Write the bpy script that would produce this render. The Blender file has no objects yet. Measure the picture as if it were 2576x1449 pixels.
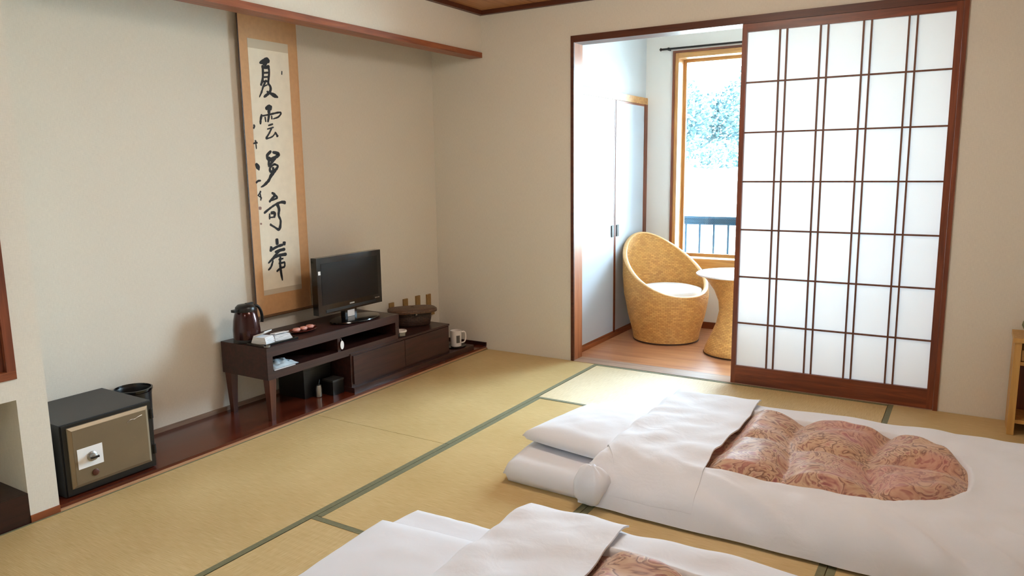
import bpy, bmesh, math, random
from mathutils import Vector, Matrix, noise
random.seed(7)
scene = bpy.context.scene
C = scene.collection
PI = math.pi

# ------------------------------------------------------------------ camera
FPX, IW, IH = 1879.76, 2576.0, 1449.0
YAW, PITCH, ROLL = 0.55406378, -0.1607289, -0.01336406
CAM = Vector((3.05061597, -4.5578679, 1.34877639))
FW = Vector((-math.sin(YAW)*math.cos(PITCH), math.cos(YAW)*math.cos(PITCH), math.sin(PITCH)))
_r = Vector((math.cos(YAW), math.sin(YAW), 0)); _u = _r.cross(FW)
RT = _r*math.cos(ROLL) + _u*math.sin(ROLL)
UP = -_r*math.sin(ROLL) + _u*math.cos(ROLL)
cd = bpy.data.cameras.new('camera'); cam = bpy.data.objects.new('camera', cd); C.objects.link(cam)
cam.matrix_world = Matrix(((RT.x, UP.x, -FW.x, CAM.x), (RT.y, UP.y, -FW.y, CAM.y), (RT.z, UP.z, -FW.z, CAM.z), (0, 0, 0, 1)))
cd.sensor_width = 36.0; cd.lens = FPX*36.0/IW; cd.clip_start = 0.05; cd.clip_end = 500
scene.camera = cam

def un(px, py, ax, v):
    """pixel of the photograph -> point on the plane axis=v"""
    d = FW + RT*((px-IW/2)/FPX) - UP*((py-IH/2)/FPX)
    return CAM + d*((v-CAM[ax])/d[ax])

# ------------------------------------------------------------------ world, lights, exposure
w = bpy.data.worlds.new('sky'); scene.world = w; w.use_nodes = True
nt = w.node_tree; bg = nt.nodes['Background']
bg.inputs['Color'].default_value = (0.66, 0.85, 1.0, 1); bg.inputs['Strength'].default_value = 12.0
vs = scene.view_settings
vs.view_transform = 'Standard'; vs.look = 'None'; vs.exposure = 2.0; vs.gamma = 1.0; vs.use_curve_mapping = False
scene.cycles.use_denoising = True
scene.cycles.max_bounces = 10; scene.cycles.diffuse_bounces = 6; scene.cycles.transparent_max_bounces = 12
scene.cycles.sample_clamp_indirect = 8.0

def area(name, loc, rot, sx, sy, power, col, portal=False):
    l = bpy.data.lights.new(name, 'AREA'); l.shape = 'RECTANGLE'; l.size = sx; l.size_y = sy
    l.energy = power; l.color = col
    if portal: l.cycles.is_portal = True
    o = bpy.data.objects.new(name, l); C.objects.link(o); o.location = loc; o.rotation_euler = rot
    return o
area('window_portal', (1.85, 1.60, 1.38), (-PI/2, 0, 0), 1.84, 1.66, 0, (1, 1, 1), True)

# ------------------------------------------------------------------ mesh helpers
WL = {}
def thing(name, label, cat=None, loc=(0, 0, 0), group=None, kind=None, parent=None):
    o = bpy.data.objects.new(name, None); C.objects.link(o); o.empty_display_size = 0.1
    WL[o] = Vector(loc)
    if parent: o.parent = parent; o.location = WL[o]-WL[parent]
    else: o.location = loc
    if label: o['label'] = label
    if cat: o['category'] = cat
    if group: o['group'] = group
    if kind: o['kind'] = kind
    return o

def obj(name, bm, mat, parent=None, smooth=False, label=None, cat=None, group=None, kind=None, bevel=0.0, seg=2, sharp=40):
    if bevel > 0:
        bmesh.ops.bevel(bm, geom=[e for e in bm.edges if len(e.link_faces) == 2 and e.calc_face_angle(0) > 0.5],
                        offset=bevel, segments=seg, affect='EDGES', profile=0.5)
    bmesh.ops.recalc_face_normals(bm, faces=bm.faces[:])
    xs = [v.co for v in bm.verts]
    c = Vector((sum(p.x for p in xs)/len(xs), sum(p.y for p in xs)/len(xs), min(p.z for p in xs)))
    for v in bm.verts: v.co -= c
    me = bpy.data.meshes.new(name); bm.to_mesh(me); bm.free()
    if smooth:
        for p in me.polygons: p.use_smooth = True
        if sharp and sharp < 180: me.set_sharp_from_angle(angle=math.radians(sharp))
    me.materials.append(mat)
    o = bpy.data.objects.new(name, me); C.objects.link(o); WL[o] = c
    if parent: o.parent = parent; o.location = c-WL[parent]
    else: o.location = c
    if label: o['label'] = label
    if cat: o['category'] = cat
    if group: o['group'] = group
    if kind: o['kind'] = kind
    return o

def same(src, loc, parent, rotz=0.0):
    """a like piece sharing the mesh of src, at world position loc"""
    o = src.copy(); C.objects.link(o); WL[o] = Vector(loc); o.parent = parent
    o.location = WL[o]-WL[parent] if parent else WL[o]
    o.rotation_euler = (0, 0, rotz)
    return o

def B(): return bmesh.new()
def box(bm, x0, x1, y0, y1, z0, z1):
    vs_ = [bm.verts.new((x, y, z)) for z in (z0, z1) for (x, y) in ((x0, y0), (x1, y0), (x1, y1), (x0, y1))]
    for f in ((0, 3, 2, 1), (4, 5, 6, 7), (0, 1, 5, 4), (1, 2, 6, 5), (2, 3, 7, 6), (3, 0, 4, 7)):
        bm.faces.new([vs_[i] for i in f])
    return bm
def bx(*a): return box(B(), *a)
def ring_loft(bm, rings, cap0=True, cap1=True, closed=True):
    rows = [[bm.verts.new(p) for p in r] for r in rings]; n = len(rows[0])
    for a, b in zip(rows, rows[1:]):
        for i in range(n if closed else n-1):
            j = (i+1) % n
            bm.faces.new((a[i], a[j], b[j], b[i]))
    if cap0: bm.faces.new(rows[0][::-1])
    if cap1: bm.faces.new(rows[-1])
    return rows
def lathe(prof, c, n=32, bm=None, cap0=True, cap1=True, sx=1, sy=1, rot=0):
    bm = bm or B(); cs, sn = math.cos(rot), math.sin(rot)
    rings = []
    for (rr, z) in prof:
        ring = []
        for i in range(n):
            a = 2*PI*i/n; x, y = rr*sx*math.cos(a), rr*sy*math.sin(a)
            ring.append((c[0]+x*cs-y*sn, c[1]+x*sn+y*cs, c[2]+z))
        rings.append(ring)
    ring_loft(bm, rings, cap0, cap1); return bm
def tube(pts, rad, n=8, bm=None, flat=1.0):
    bm = bm or B(); P = [Vector(p) for p in pts]; rings = []
    R = rad if hasattr(rad, '__len__') else [rad]*len(P)
    ref = None
    for i, p in enumerate(P):
        t = (P[min(i+1, len(P)-1)]-P[max(i-1, 0)]).normalized()
        if ref is None:
            ref = t.orthogonal().normalized() if abs(t.z) > .9 else t.cross(Vector((0, 0, 1))).normalized()
        a = (ref - t*ref.dot(t)).normalized(); ref = a; b = t.cross(a)
        rings.append([p+a*R[i]*math.cos(2*PI*k/n)+b*R[i]*flat*math.sin(2*PI*k/n) for k in range(n)])
    ring_loft(bm, rings); return bm
def curve_pts(ctrl, n=24):
    P = [Vector(p) for p in ctrl]; P = [P[0]*2-P[1]]+P+[P[-1]*2-P[-2]]; out = []
    m = len(P)-3
    for s in range(n+1):
        u = s/n*m; i = min(int(u), m-1); t = u-i; a, b, c, d = P[i:i+4]
        out.append(0.5*((2*b)+(c-a)*t+(2*a-5*b+4*c-d)*t*t+(3*b-a-3*c+d)*t**3))
    return out
def sstep(a, b, x):
    t = max(0.0, min(1.0, (x-a)/(b-a))); return t*t*(3-2*t)
def N(x, y, z=0.0): return noise.noise(Vector((x, y, z)))

# ------------------------------------------------------------------ materials
def srgb(r, g, b):
    f = lambda c: (c/255)/12.92 if c/255 <= .04045 else ((c/255+.055)/1.055)**2.4
    return (f(r), f(g), f(b), 1)
def newmat(name):
    m = bpy.data.materials.new(name); m.use_nodes = True; t = m.node_tree
    return m, t, t.nodes['Principled BSDF']
def nd(t, kind, **kw):
    n = t.nodes.new(kind)
    for k, v in kw.items():
        if k in n.inputs: n.inputs[k].default_value = v
        else: setattr(n, k, v)
    return n
def plain(name, col, rough=.5, metal=0.0, spec=.5, var=0.0, vscale=8.0, bump=0.0, bscale=200.0, coat=0.0, alpha=1.0):
    m, t, p = newmat(name)
    p.inputs['Base Color'].default_value = col; p.inputs['Roughness'].default_value = rough
    p.inputs['Metallic'].default_value = metal; p.inputs['Specular IOR Level'].default_value = spec
    p.inputs['Coat Weight'].default_value = coat
    tc = nd(t, 'ShaderNodeTexCoord')
    if var > 0:
        nz = nd(t, 'ShaderNodeTexNoise', Scale=vscale, Detail=5.0); t.links.new(tc.outputs['Object'], nz.inputs['Vector'])
        cr = nd(t, 'ShaderNodeValToRGB')
        cr.color_ramp.elements[0].color = [c*(1-var) for c in col[:3]]+[1]; cr.color_ramp.elements[0].position = .3
        cr.color_ramp.elements[1].color = [min(1, c*(1+var)) for c in col[:3]]+[1]; cr.color_ramp.elements[1].position = .7
        t.links.new(nz.outputs['Fac'], cr.inputs['Fac']); t.links.new(cr.outputs['Color'], p.inputs['Base Color'])
    if bump > 0:
        nb = nd(t, 'ShaderNodeTexNoise', Scale=bscale, Detail=3.0); t.links.new(tc.outputs['Object'], nb.inputs['Vector'])
        bp = nd(t, 'ShaderNodeBump', Strength=bump, Distance=.002); t.links.new(nb.outputs['Fac'], bp.inputs['Height'])
        t.links.new(bp.outputs['Normal'], p.inputs['Normal'])
    return m
def wood(name, dark, light, axis='X', scale=6.0, rough=.4, stretch=14.0, spec=.5, coat=0.0):
    m, t, p = newmat(name)
    p.inputs['Roughness'].default_value = rough; p.inputs['Specular IOR Level'].default_value = spec; p.inputs['Coat Weight'].default_value = coat
    p.inputs['Coat Roughness'].default_value = .15
    tc = nd(t, 'ShaderNodeTexCoord'); mp = nd(t, 'ShaderNodeMapping')
    s = [stretch, stretch, stretch]; s['XYZ'.index(axis)] = 1.0; mp.inputs['Scale'].default_value = s
    t.links.new(tc.outputs['Object'], mp.inputs['Vector'])
    nz = nd(t, 'ShaderNodeTexNoise', Scale=scale*.5, Detail=8.0, Roughness=.6, Distortion=.6); t.links.new(mp.outputs['Vector'], nz.inputs['Vector'])
    cr = nd(t, 'ShaderNodeValToRGB'); e = cr.color_ramp.elements
    e[0].position = .32; e[0].color = dark; e[1].position = .7; e[1].color = light
    t.links.new(nz.outputs['Fac'], cr.inputs['Fac']); t.links.new(cr.outputs['Color'], p.inputs['Base Color'])
    bp = nd(t, 'ShaderNodeBump', Strength=.12, Distance=.002); t.links.new(nz.outputs['Fac'], bp.inputs['Height']); t.links.new(bp.outputs['Normal'], p.inputs['Normal'])
    return m
def wallpaper(name, col, bump=.25):
    m, t, p = newmat(name); p.inputs['Roughness'].default_value = .85; p.inputs['Specular IOR Level'].default_value = .2
    tc = nd(t, 'ShaderNodeTexCoord')
    a = nd(t, 'ShaderNodeMapping'); a.inputs['Scale'].default_value = (60, 60, 700); t.links.new(tc.outputs['Object'], a.inputs['Vector'])
    b = nd(t, 'ShaderNodeMapping'); b.inputs['Scale'].default_value = (500, 500, 40); t.links.new(tc.outputs['Object'], b.inputs['Vector'])
    n1 = nd(t, 'ShaderNodeTexNoise', Scale=1.0, Detail=2.0); t.links.new(a.outputs['Vector'], n1.inputs['Vector'])
    n2 = nd(t, 'ShaderNodeTexNoise', Scale=1.0, Detail=2.0); t.links.new(b.outputs['Vector'], n2.inputs['Vector'])
    ad = nd(t, 'ShaderNodeMath', operation='ADD'); t.links.new(n1.outputs['Fac'], ad.inputs[0]); t.links.new(n2.outputs['Fac'], ad.inputs[1])
    cr = nd(t, 'ShaderNodeValToRGB'); e = cr.color_ramp.elements
    e[0].position = .7/2; e[0].color = [c*.93 for c in col[:3]]+[1]; e[1].position = .65; e[1].color = [min(1, c*1.04) for c in col[:3]]+[1]
    hf = nd(t, 'ShaderNodeMath', operation='MULTIPLY'); hf.inputs[1].default_value = .5; t.links.new(ad.outputs[0], hf.inputs[0])
    t.links.new(hf.outputs[0], cr.inputs['Fac']); t.links.new(cr.outputs['Color'], p.inputs['Base Color'])
    bp = nd(t, 'ShaderNodeBump', Strength=bump, Distance=.001); t.links.new(ad.outputs[0], bp.inputs['Height']); t.links.new(bp.outputs['Normal'], p.inputs['Normal'])
    return m
def tatami(name, strand):
    """rush strands run along `strand`; the gloss is stretched across them"""
    m, t, p = newmat(name)
    p.inputs['Roughness'].default_value = .46; p.inputs['Specular IOR Level'].default_value = .5
    p.inputs['Anisotropic'].default_value = .75
    tg = nd(t, 'ShaderNodeCombineXYZ'); tg.inputs[0].default_value = 0.0 if strand == 'X' else 1.0; tg.inputs[1].default_value = 1.0 if strand == 'X' else 0.0
    t.links.new(tg.outputs[0], p.inputs['Tangent'])
    tc = nd(t, 'ShaderNodeTexCoord'); geo = nd(t, 'ShaderNodeNewGeometry')
    mp = nd(t, 'ShaderNodeMapping'); mp.inputs['Scale'].default_value = (14, 420, 1) if strand == 'X' else (420, 14, 1)
    t.links.new(geo.outputs['Position'], mp.inputs['Vector'])
    n1 = nd(t, 'ShaderNodeTexNoise', Scale=1.0, Detail=3.0); t.links.new(mp.outputs['Vector'], n1.inputs['Vector'])
    n2 = nd(t, 'ShaderNodeTexNoise', Scale=2.2, Detail=4.0); t.links.new(geo.outputs['Position'], n2.inputs['Vector'])
    # the warp cords: fine ribs every 15 mm running across the strands
    wv = nd(t, 'ShaderNodeTexWave', Scale=10.6, Detail=1.0, Distortion=.6, bands_direction='X' if strand == 'X' else 'Y')
    t.links.new(geo.outputs['Position'], wv.inputs['Vector'])
    c1 = nd(t, 'ShaderNodeValToRGB'); e = c1.color_ramp.elements
    e[0].position = .25; e[0].color = srgb(190, 160, 106); e[1].position = .75; e[1].color = srgb(220, 198, 150)
    x = e.new(.5); x.color = srgb(207, 181, 130)
    t.links.new(n1.outputs['Fac'], c1.inputs['Fac'])
    mx = nd(t, 'ShaderNodeMix', data_type='RGBA', blend_type='MULTIPLY'); mx.inputs[0].default_value = .55
    c2 = nd(t, 'ShaderNodeValToRGB'); e = c2.color_ramp.elements
    e[0].position = .3; e[0].color = (.78, .74, .62, 1); e[1].position = .7; e[1].color = (1, 1, 1, 1)
    t.links.new(n2.outputs['Fac'], c2.inputs['Fac'])
    t.links.new(c1.outputs['Color'], mx.inputs[6]); t.links.new(c2.outputs['Color'], mx.inputs[7])
    t.links.new(mx.outputs[2], p.inputs['Base Color'])
    ad = nd(t, 'ShaderNodeMath', operation='MULTIPLY_ADD'); ad.inputs[1].default_value = .5
    t.links.new(wv.outputs['Fac'], ad.inputs[0]); t.links.new(n1.outputs['Fac'], ad.inputs[2])
    bp = nd(t, 'ShaderNodeBump', Strength=.35, Distance=.0015); t.links.new(ad.outputs[0], bp.inputs['Height']); t.links.new(bp.outputs['Normal'], p.inputs['Normal'])
    return m
def wicker(name, dark, light, su=1.0, sv=1.0, rough=.5):
    """over-and-under weave laid on the UVs (u round, v up, both in metres)"""
    m, t, p = newmat(name); p.inputs['Roughness'].default_value = rough
    uv = nd(t, 'ShaderNodeUVMap'); mp = nd(t, 'ShaderNodeMapping'); mp.inputs['Scale'].default_value = (su, sv, 1); t.links.new(uv.outputs['UV'], mp.inputs['Vector'])
    br = nd(t, 'ShaderNodeTexBrick', Scale=1.0, offset=.5); br.inputs['Color1'].default_value = light; br.inputs['Color2'].default_value = [(a+b)/2 for a, b in zip(dark, light)]
    br.inputs['Mortar'].default_value = dark; br.inputs['Mortar Size'].default_value = .002; br.inputs['Mortar Smooth'].default_value = 1.0
    br.inputs['Brick Width'].default_value = .034; br.inputs['Row Height'].default_value = .0125
    t.links.new(mp.outputs['Vector'], br.inputs['Vector'])
    nz = nd(t, 'ShaderNodeTexNoise', Scale=14.0, Detail=3.0); t.links.new(uv.outputs['UV'], nz.inputs['Vector'])
    mx = nd(t, 'ShaderNodeMix', data_type='RGBA', blend_type='MULTIPLY'); mx.inputs[0].default_value = .35
    t.links.new(br.outputs['Color'], mx.inputs[6]); t.links.new(nz.outputs['Fac'], mx.inputs[7]); t.links.new(mx.outputs[2], p.inputs['Base Color'])
    bp = nd(t, 'ShaderNodeBump', Strength=.6, Distance=.003, invert=True); t.links.new(br.outputs['Fac'], bp.inputs['Height']); t.links.new(bp.outputs['Normal'], p.inputs['Normal'])
    return m
def cloth(name, col, bump=.15, scale=30.0, rough=.85):
    m, t, p = newmat(name); p.inputs['Base Color'].default_value = col; p.inputs['Roughness'].default_value = rough
    p.inputs['Specular IOR Level'].default_value = .25; p.inputs['Sheen Weight'].default_value = .15
    tc = nd(t, 'ShaderNodeTexCoord'); n1 = nd(t, 'ShaderNodeTexNoise', Scale=scale, Detail=4.0, Distortion=.5); t.links.new(tc.outputs['Object'], n1.inputs['Vector'])
    bp = nd(t, 'ShaderNodeBump', Strength=bump, Distance=.01); t.links.new(n1.outputs['Fac'], bp.inputs['Height']); t.links.new(bp.outputs['Normal'], p.inputs['Normal'])
    return m
def floral(name):
    m, t, p = newmat(name); p.inputs['Roughness'].default_value = .55; p.inputs['Sheen Weight'].default_value = .2; p.inputs['Specular IOR Level'].default_value = .35
    tc = nd(t, 'ShaderNodeTexCoord'); nz = nd(t, 'ShaderNodeTexNoise', Scale=9.0, Detail=2.0); t.links.new(tc.outputs['Object'], nz.inputs['Vector'])
    sb = nd(t, 'ShaderNodeVectorMath', operation='SCALE'); sb.inputs['Scale'].default_value = .22; t.links.new(nz.outputs['Color'], sb.inputs[0])
    ad = nd(t, 'ShaderNodeVectorMath', operation='ADD'); t.links.new(tc.outputs['Object'], ad.inputs[0]); t.links.new(sb.outputs[0], ad.inputs[1])
    wv = nd(t, 'ShaderNodeTexNoise', Scale=8.5, Detail=3.0, Distortion=2.4, Roughness=.45); t.links.new(tc.outputs['Object'], wv.inputs['Vector'])
    cr = nd(t, 'ShaderNodeValToRGB'); e = cr.color_ramp.elements
    e[0].position = .18; e[0].color = srgb(188, 116, 112); e[1].position = .84; e[1].color = srgb(180, 104, 104)
    for ps, cl in ((.30, (190, 140, 118)), (.38, (150, 100, 88)), (.42, (206, 172, 142)), (.50, (190, 150, 122)), (.545, (122, 82, 70)), (.58, (212, 180, 150)), (.66, (182, 130, 114)), (.72, (140, 84, 80))):
        q = e.new(ps); q.color = srgb(*cl)
    t.links.new(wv.outputs['Fac'], cr.inputs['Fac'])
    n2 = nd(t, 'ShaderNodeTexNoise', Scale=5.0, Detail=2.0); t.links.new(tc.outputs['Object'], n2.inputs['Vector'])
    c2 = nd(t, 'ShaderNodeValToRGB'); e = c2.color_ramp.elements; e[0].position = .5; e[0].color = (0, 0, 0, 1); e[1].position = .66; e[1].color = (1, 1, 1, 1)
    t.links.new(n2.outputs['Fac'], c2.inputs['Fac'])
    mx = nd(t, 'ShaderNodeMix', data_type='RGBA', blend_type='MIX'); mx.inputs[7].default_value = srgb(196, 126, 124)
    ml = nd(t, 'ShaderNodeMath', operation='MULTIPLY'); ml.inputs[1].default_value = .4; t.links.new(c2.outputs['Color'], ml.inputs[0]); t.links.new(ml.outputs[0], mx.inputs[0])
    t.links.new(cr.outputs['Color'], mx.inputs[6]); t.links.new(mx.outputs[2], p.inputs['Base Color'])
    return m
def paper_mat(name):
    m, t, p = newmat(name); out = t.nodes['Material Output']
    d = nd(t, 'ShaderNodeBsdfDiffuse', Color=(.86, .86, .85, 1)); tr = nd(t, 'ShaderNodeBsdfTranslucent', Color=(.9, .9, .92, 1))
    mx = nd(t, 'ShaderNodeMixShader'); mx.inputs[0].default_value = .155
    t.links.new(d.outputs[0], mx.inputs[1]); t.links.new(tr.outputs[0], mx.inputs[2]); t.links.new(mx.outputs[0], out.inputs['Surface'])
    return m
def glass_mat(name):
    m, t, p = newmat(name); out = t.nodes['Material Output']
    a = nd(t, 'ShaderNodeBsdfTransparent', Color=(.95, .98, .98, 1)); g = nd(t, 'ShaderNodeBsdfGlossy', Roughness=.02)
    fr = nd(t, 'ShaderNodeFresnel', IOR=1.45); mx = nd(t, 'ShaderNodeMixShader')
    t.links.new(fr.outputs[0], mx.inputs[0]); t.links.new(a.outputs[0], mx.inputs[1]); t.links.new(g.outputs[0], mx.inputs[2]); t.links.new(mx.outputs[0], out.inputs['Surface'])
    return m
def emit(name, col, s):
    m, t, p = newmat(name); p.inputs['Emission Color'].default_value = col; p.inputs['Emission Strength'].default_value = s; p.inputs['Base Color'].default_value = col
    return m

M = {}
M['wall'] = wallpaper('plaster_paper', srgb(223, 217, 205))
M['wall_white'] = plain('white_plaster', srgb(224, 218, 212), .8, bump=.1, bscale=150)
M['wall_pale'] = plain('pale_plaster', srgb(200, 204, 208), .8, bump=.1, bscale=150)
M['redwood'] = wood('red_brown_wood', srgb(92, 42, 22), srgb(140, 72, 40), 'X', 6, .38)
M['redwood_z'] = wood('red_brown_wood_upright', srgb(92, 42, 22), srgb(140, 72, 40), 'Z', 6, .38)
M['redwood_y'] = wood('red_brown_wood_along', srgb(112, 56, 28), srgb(164, 92, 52), 'Y', 6, .4)
M['jamb'] = wood('lit_jamb_wood', srgb(150, 84, 48), srgb(188, 122, 82), 'Z', 6, .4)  # jamb wood lightened to carry the daylight from the sunroom
M['threshold'] = wood('worn_threshold_wood', srgb(150, 122, 104), srgb(186, 156, 134), 'X', 5, .45)
M['greytrim'] = wood('grey_brown_trim', srgb(112, 88, 72), srgb(150, 124, 104), 'Y', 6, .55)
M['darktrim'] = wood('dark_trim_wood', srgb(70, 32, 16), srgb(96, 48, 26), 'X', 6, .45)
M['toko'] = wood('tokonoma_board', srgb(66, 24, 14), srgb(104, 44, 26), 'Y', 4, .22, 10, .5, .35)
M['palewood'] = wood('pale_edge_wood', srgb(168, 118, 82), srgb(202, 156, 116), 'Y', 5, .5)
M['espresso'] = wood('espresso_wood', srgb(42, 21, 18), srgb(70, 38, 33), 'Y', 5, .38, 16)
M['espresso_leg'] = wood('espresso_leg_wood', srgb(66, 34, 24), srgb(98, 54, 38), 'Z', 6, .35)
M['blackwood'] = wood('black_brown_wood', srgb(30, 14, 12), srgb(56, 26, 20), 'Y', 5, .35)
M['ceilwood'] = wood('ceiling_board', srgb(150, 96, 56), srgb(186, 132, 84), 'Y', 5, .5)
M['sillwood'] = wood('honey_window_wood', srgb(176, 122, 66), srgb(214, 164, 100), 'X', 5, .4)
M['sillwood_z'] = wood('honey_window_wood_upright', srgb(168, 112, 60), srgb(208, 156, 92), 'Z', 5, .4)
M['flooring'] = wood('sunroom_flooring', srgb(178, 118, 82), srgb(212, 158, 118), 'X', 3, .3, 9, .5, .2)
M['oak'] = wood('oak_furniture', srgb(178, 132, 66), srgb(210, 166, 96), 'Z', 5, .45)
M['heri'] = plain('green_mat_border', srgb(116, 114, 84), .7, var=.12, vscale=60, bump=.2, bscale=600)
M['tat_x'] = tatami('tatami_strands_x', 'X'); M['tat_y'] = tatami('tatami_strands_y', 'Y')
M['paper'] = paper_mat('shoji_paper')
M['muntin'] = wood('muntin_wood', srgb(92, 54, 36), srgb(124, 78, 56), 'Z', 6, .5)
M['glass'] = glass_mat('window_glass')
M['white_door'] = plain('white_closet_panel', srgb(190, 200, 212), .45, bump=.05)
M['sheet'] = cloth('white_cotton_cover', srgb(229, 232, 240), .4, 13.0)
M['pillow'] = cloth('white_pillowcase', srgb(229, 232, 240), .15, 12.0)
M['mattress'] = cloth('white_mattress_sheet', srgb(229, 232, 240), .2, 11.0)
M['quilt'] = floral('rose_paisley_quilt')
M['wicker'] = wicker('honey_wicker', srgb(196, 126, 58), srgb(248, 194, 112))
M['basket'] = wicker('dark_wicker', srgb(34, 18, 14), srgb(84, 54, 40))
M['basket_lid'] = wicker('brown_wicker_lid', srgb(66, 42, 30), srgb(120, 86, 62))
M['cane'] = plain('pale_cane_binding', srgb(232, 190, 132), .45, var=.08, vscale=60)
M['black'] = plain('black_plastic', srgb(18, 18, 20), .35)
M['gloss_black'] = plain('gloss_black', srgb(9, 9, 11), .15, coat=.2)
M['screen'] = plain('tv_screen_glass', srgb(12, 13, 18), .2, spec=.35)
M['metal'] = plain('brushed_metal', srgb(170, 168, 164), .35, 1.0)
M['darkmetal'] = plain('dark_metal', srgb(52, 50, 50), .4, .7)
M['safe_body'] = plain('safe_charcoal', srgb(56, 55, 54), .5, var=.06, bump=.1, bscale=400)
M['safe_door'] = plain('safe_bronze_door', srgb(122, 106, 82), .45, .25, var=.05, bump=.08, bscale=500)
M['safe_rim'] = plain('safe_bronze_rim', srgb(150, 134, 110), .4, .35)
M['whitepaper'] = plain('white_paper', srgb(238, 238, 240), .6)
M['brownplastic'] = plain('brown_disc', srgb(84, 40, 26), .4)
M['kettle'] = plain('dark_red_steel', srgb(58, 22, 22), .22, .55, coat=.4)
M['ceramic'] = plain('white_ceramic', srgb(236, 230, 226), .2, coat=.4)
M['inkmark'] = plain('grey_print', srgb(90, 84, 80), .6)
M['ink'] = plain('black_ink', srgb(28, 28, 32), .7)
M['seal'] = plain('faded_seal_ink', srgb(150, 120, 112), .7)
M['silk'] = plain('tan_silk_mount', srgb(206, 160, 112), .6, var=.05, vscale=40, bump=.1, bscale=500)
M['scrollpaper'] = plain('cream_scroll_paper', srgb(238, 230, 212), .8, var=.04, vscale=20)
M['scrollband'] = plain('grey_cream_band', srgb(206, 194, 172), .7)
M['rod'] = plain('dark_rod', srgb(58, 34, 20), .4)
M['rodlight'] = plain('brown_roller', srgb(104, 74, 44), .45)
M['pink'] = plain('pink_wrapper', srgb(226, 160, 146), .4, var=.15, vscale=40)
M['redlacquer'] = plain('red_brown_lacquer', srgb(84, 24, 22), .2, coat=.5)
M['bluewhite'] = plain('blue_white_plastic', srgb(196, 214, 226), .35, var=.12, vscale=25)
M['clear'] = plain('smoked_glass', srgb(126, 124, 120), .1, coat=.6)
M['gold'] = plain('brown_gold_peg', srgb(150, 116, 66), .5, var=.15, vscale=60)
M['railblue'] = plain('blue_grey_rail', srgb(26, 42, 54), .8, spec=.1)
M['railpanel'] = plain('blue_rail_panel', srgb(66, 98, 116), .8, spec=.1)
M['concrete'] = plain('pale_concrete', srgb(206, 206, 200), .9, var=.06, vscale=2)
M['gravel'] = plain('pale_river_gravel', srgb(214, 212, 204), .95, var=.1, vscale=1.5)
M['rock'] = plain('pale_boulder', srgb(206, 204, 198), .9, var=.12, vscale=2.5, bump=.4, bscale=6)
M['leaf'] = plain('blue_green_leaf', srgb(62, 88, 92), .7, var=.2, vscale=1.2)
M['leaf2'] = plain('grey_green_leaf', srgb(64, 90, 88), .7, var=.2, vscale=1.2)
M['bark'] = plain('grey_bark', srgb(110, 100, 92), .9)
M['lampshade'] = emit('warm_lamp_diffuser', (1.0, .93, .82, 1), 5.2)
M['fill_white'] = emit('white_fill_bowl', (1.0, .97, .93, 1), 4.2)  # glow of the added fill lamp behind the camera
M['green'] = plain('olive_pottery', srgb(96, 98, 62), .4)
M['cushion'] = cloth('white_seat_cushion', srgb(238, 240, 244), .1, 20)


# ================================================================== STRUCTURE
CEIL = 2.425
X_R = 3.66                                   # right wall
Y_E = -5.30                                  # wall behind the camera
D_T = -0.44                                  # back of the tokonoma
Y_P = -3.112                                 # post beside the tokonoma
def st(name, bm, mat, label, parent=None, **k):
    return obj(name, bm, mat, parent, label=label, kind=None if parent else 'structure', **k)

fl = thing('floor', 'yellow woven tatami mat floor with olive border strips', loc=(0, 0, -0.06), kind='structure')
obj('subfloor', bx(-0.02, X_R, Y_E, -0.001, -0.10, -0.034), M['blackwood'], fl)
def mat_piece(x0, x1, y0, y1, long):
    g = .0015
    m = obj('tatami_mat', bx(x0+g, x1-g, y0+g, y1-g, -0.033, 0.0), M['tat_x' if long == 'Y' else 'tat_y'], fl, bevel=.002, seg=1)
    hw = .028
    if long == 'Y': rs = [(x0+g, x0+(hw if x0 > .1 else .010), y0+g, y1-g), (x1-hw, x1-g, y0+g, y1-g)]
    else: rs = [(x0+g, x1-g, y0+g, y0+hw), (x0+g, x1-g, y1-hw, y1-g)]
    for k, r_ in enumerate(rs):
        obj('mat_border', bx(*r_, -0.002, 0.0014), M['heri'], m)
XA, XB, XC = .927, 1.816, 2.716
mats = [(0.004, XA, -1.737, -.002, 'Y'), (0.004, XA, -3.49, -1.737, 'Y'),
        (XA, XC, -.871, -.012, 'X'), (XA, XB, -2.616, -.871, 'Y'), (XB, XC, -2.616, -.871, 'Y'), (XA, XC, -3.49, -2.616, 'X'),
        (XC, X_R, -1.742, -.002, 'Y'), (XC, X_R, -3.49, -1.742, 'Y'),
        (0.004, 1.83, -4.38, -3.49, 'X'), (1.83, X_R, -4.38, -3.49, 'X'), (0.004, 1.83, Y_E, -4.38, 'X'), (1.83, X_R, Y_E, -4.38, 'X')]
for a in mats: mat_piece(*a)

# --- tokonoma alcove
st('wall_tokonoma', bx(D_T-.1, D_T, Y_P, .1, -.1, 2.5), M['wall'], 'plain cream fabric wallpaper wall at the back of the tokonoma alcove')
st('wall_above_lintel', bx(-.10, 0, Y_P, 0, 2.147, 2.5), M['wall'], 'narrow cream wall strip above the wooden lintel')
st('wall_post', bx(D_T-.1, 0, -3.222, Y_P, 0, 2.5), M['wall'], 'narrow cream wall post beside the black safe')
st('trim_1', bx(-.10, .009, Y_P, -.001, 2.112, 2.147), M['redwood_y'], 'red-brown wooden lintel beam across the tokonoma opening', bevel=.002, seg=1)
st('floor_tokonoma', bx(D_T, -.003, Y_P, -.001, -.1, .024), M['toko'], 'dark red-brown polished board floor of the tokonoma')
st('trim_2', bx(-.003, .005, Y_P, -.001, -.1, .011), M['palewood'], 'thin pale wooden edge strip along the tokonoma board', bevel=.002, seg=1)
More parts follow.
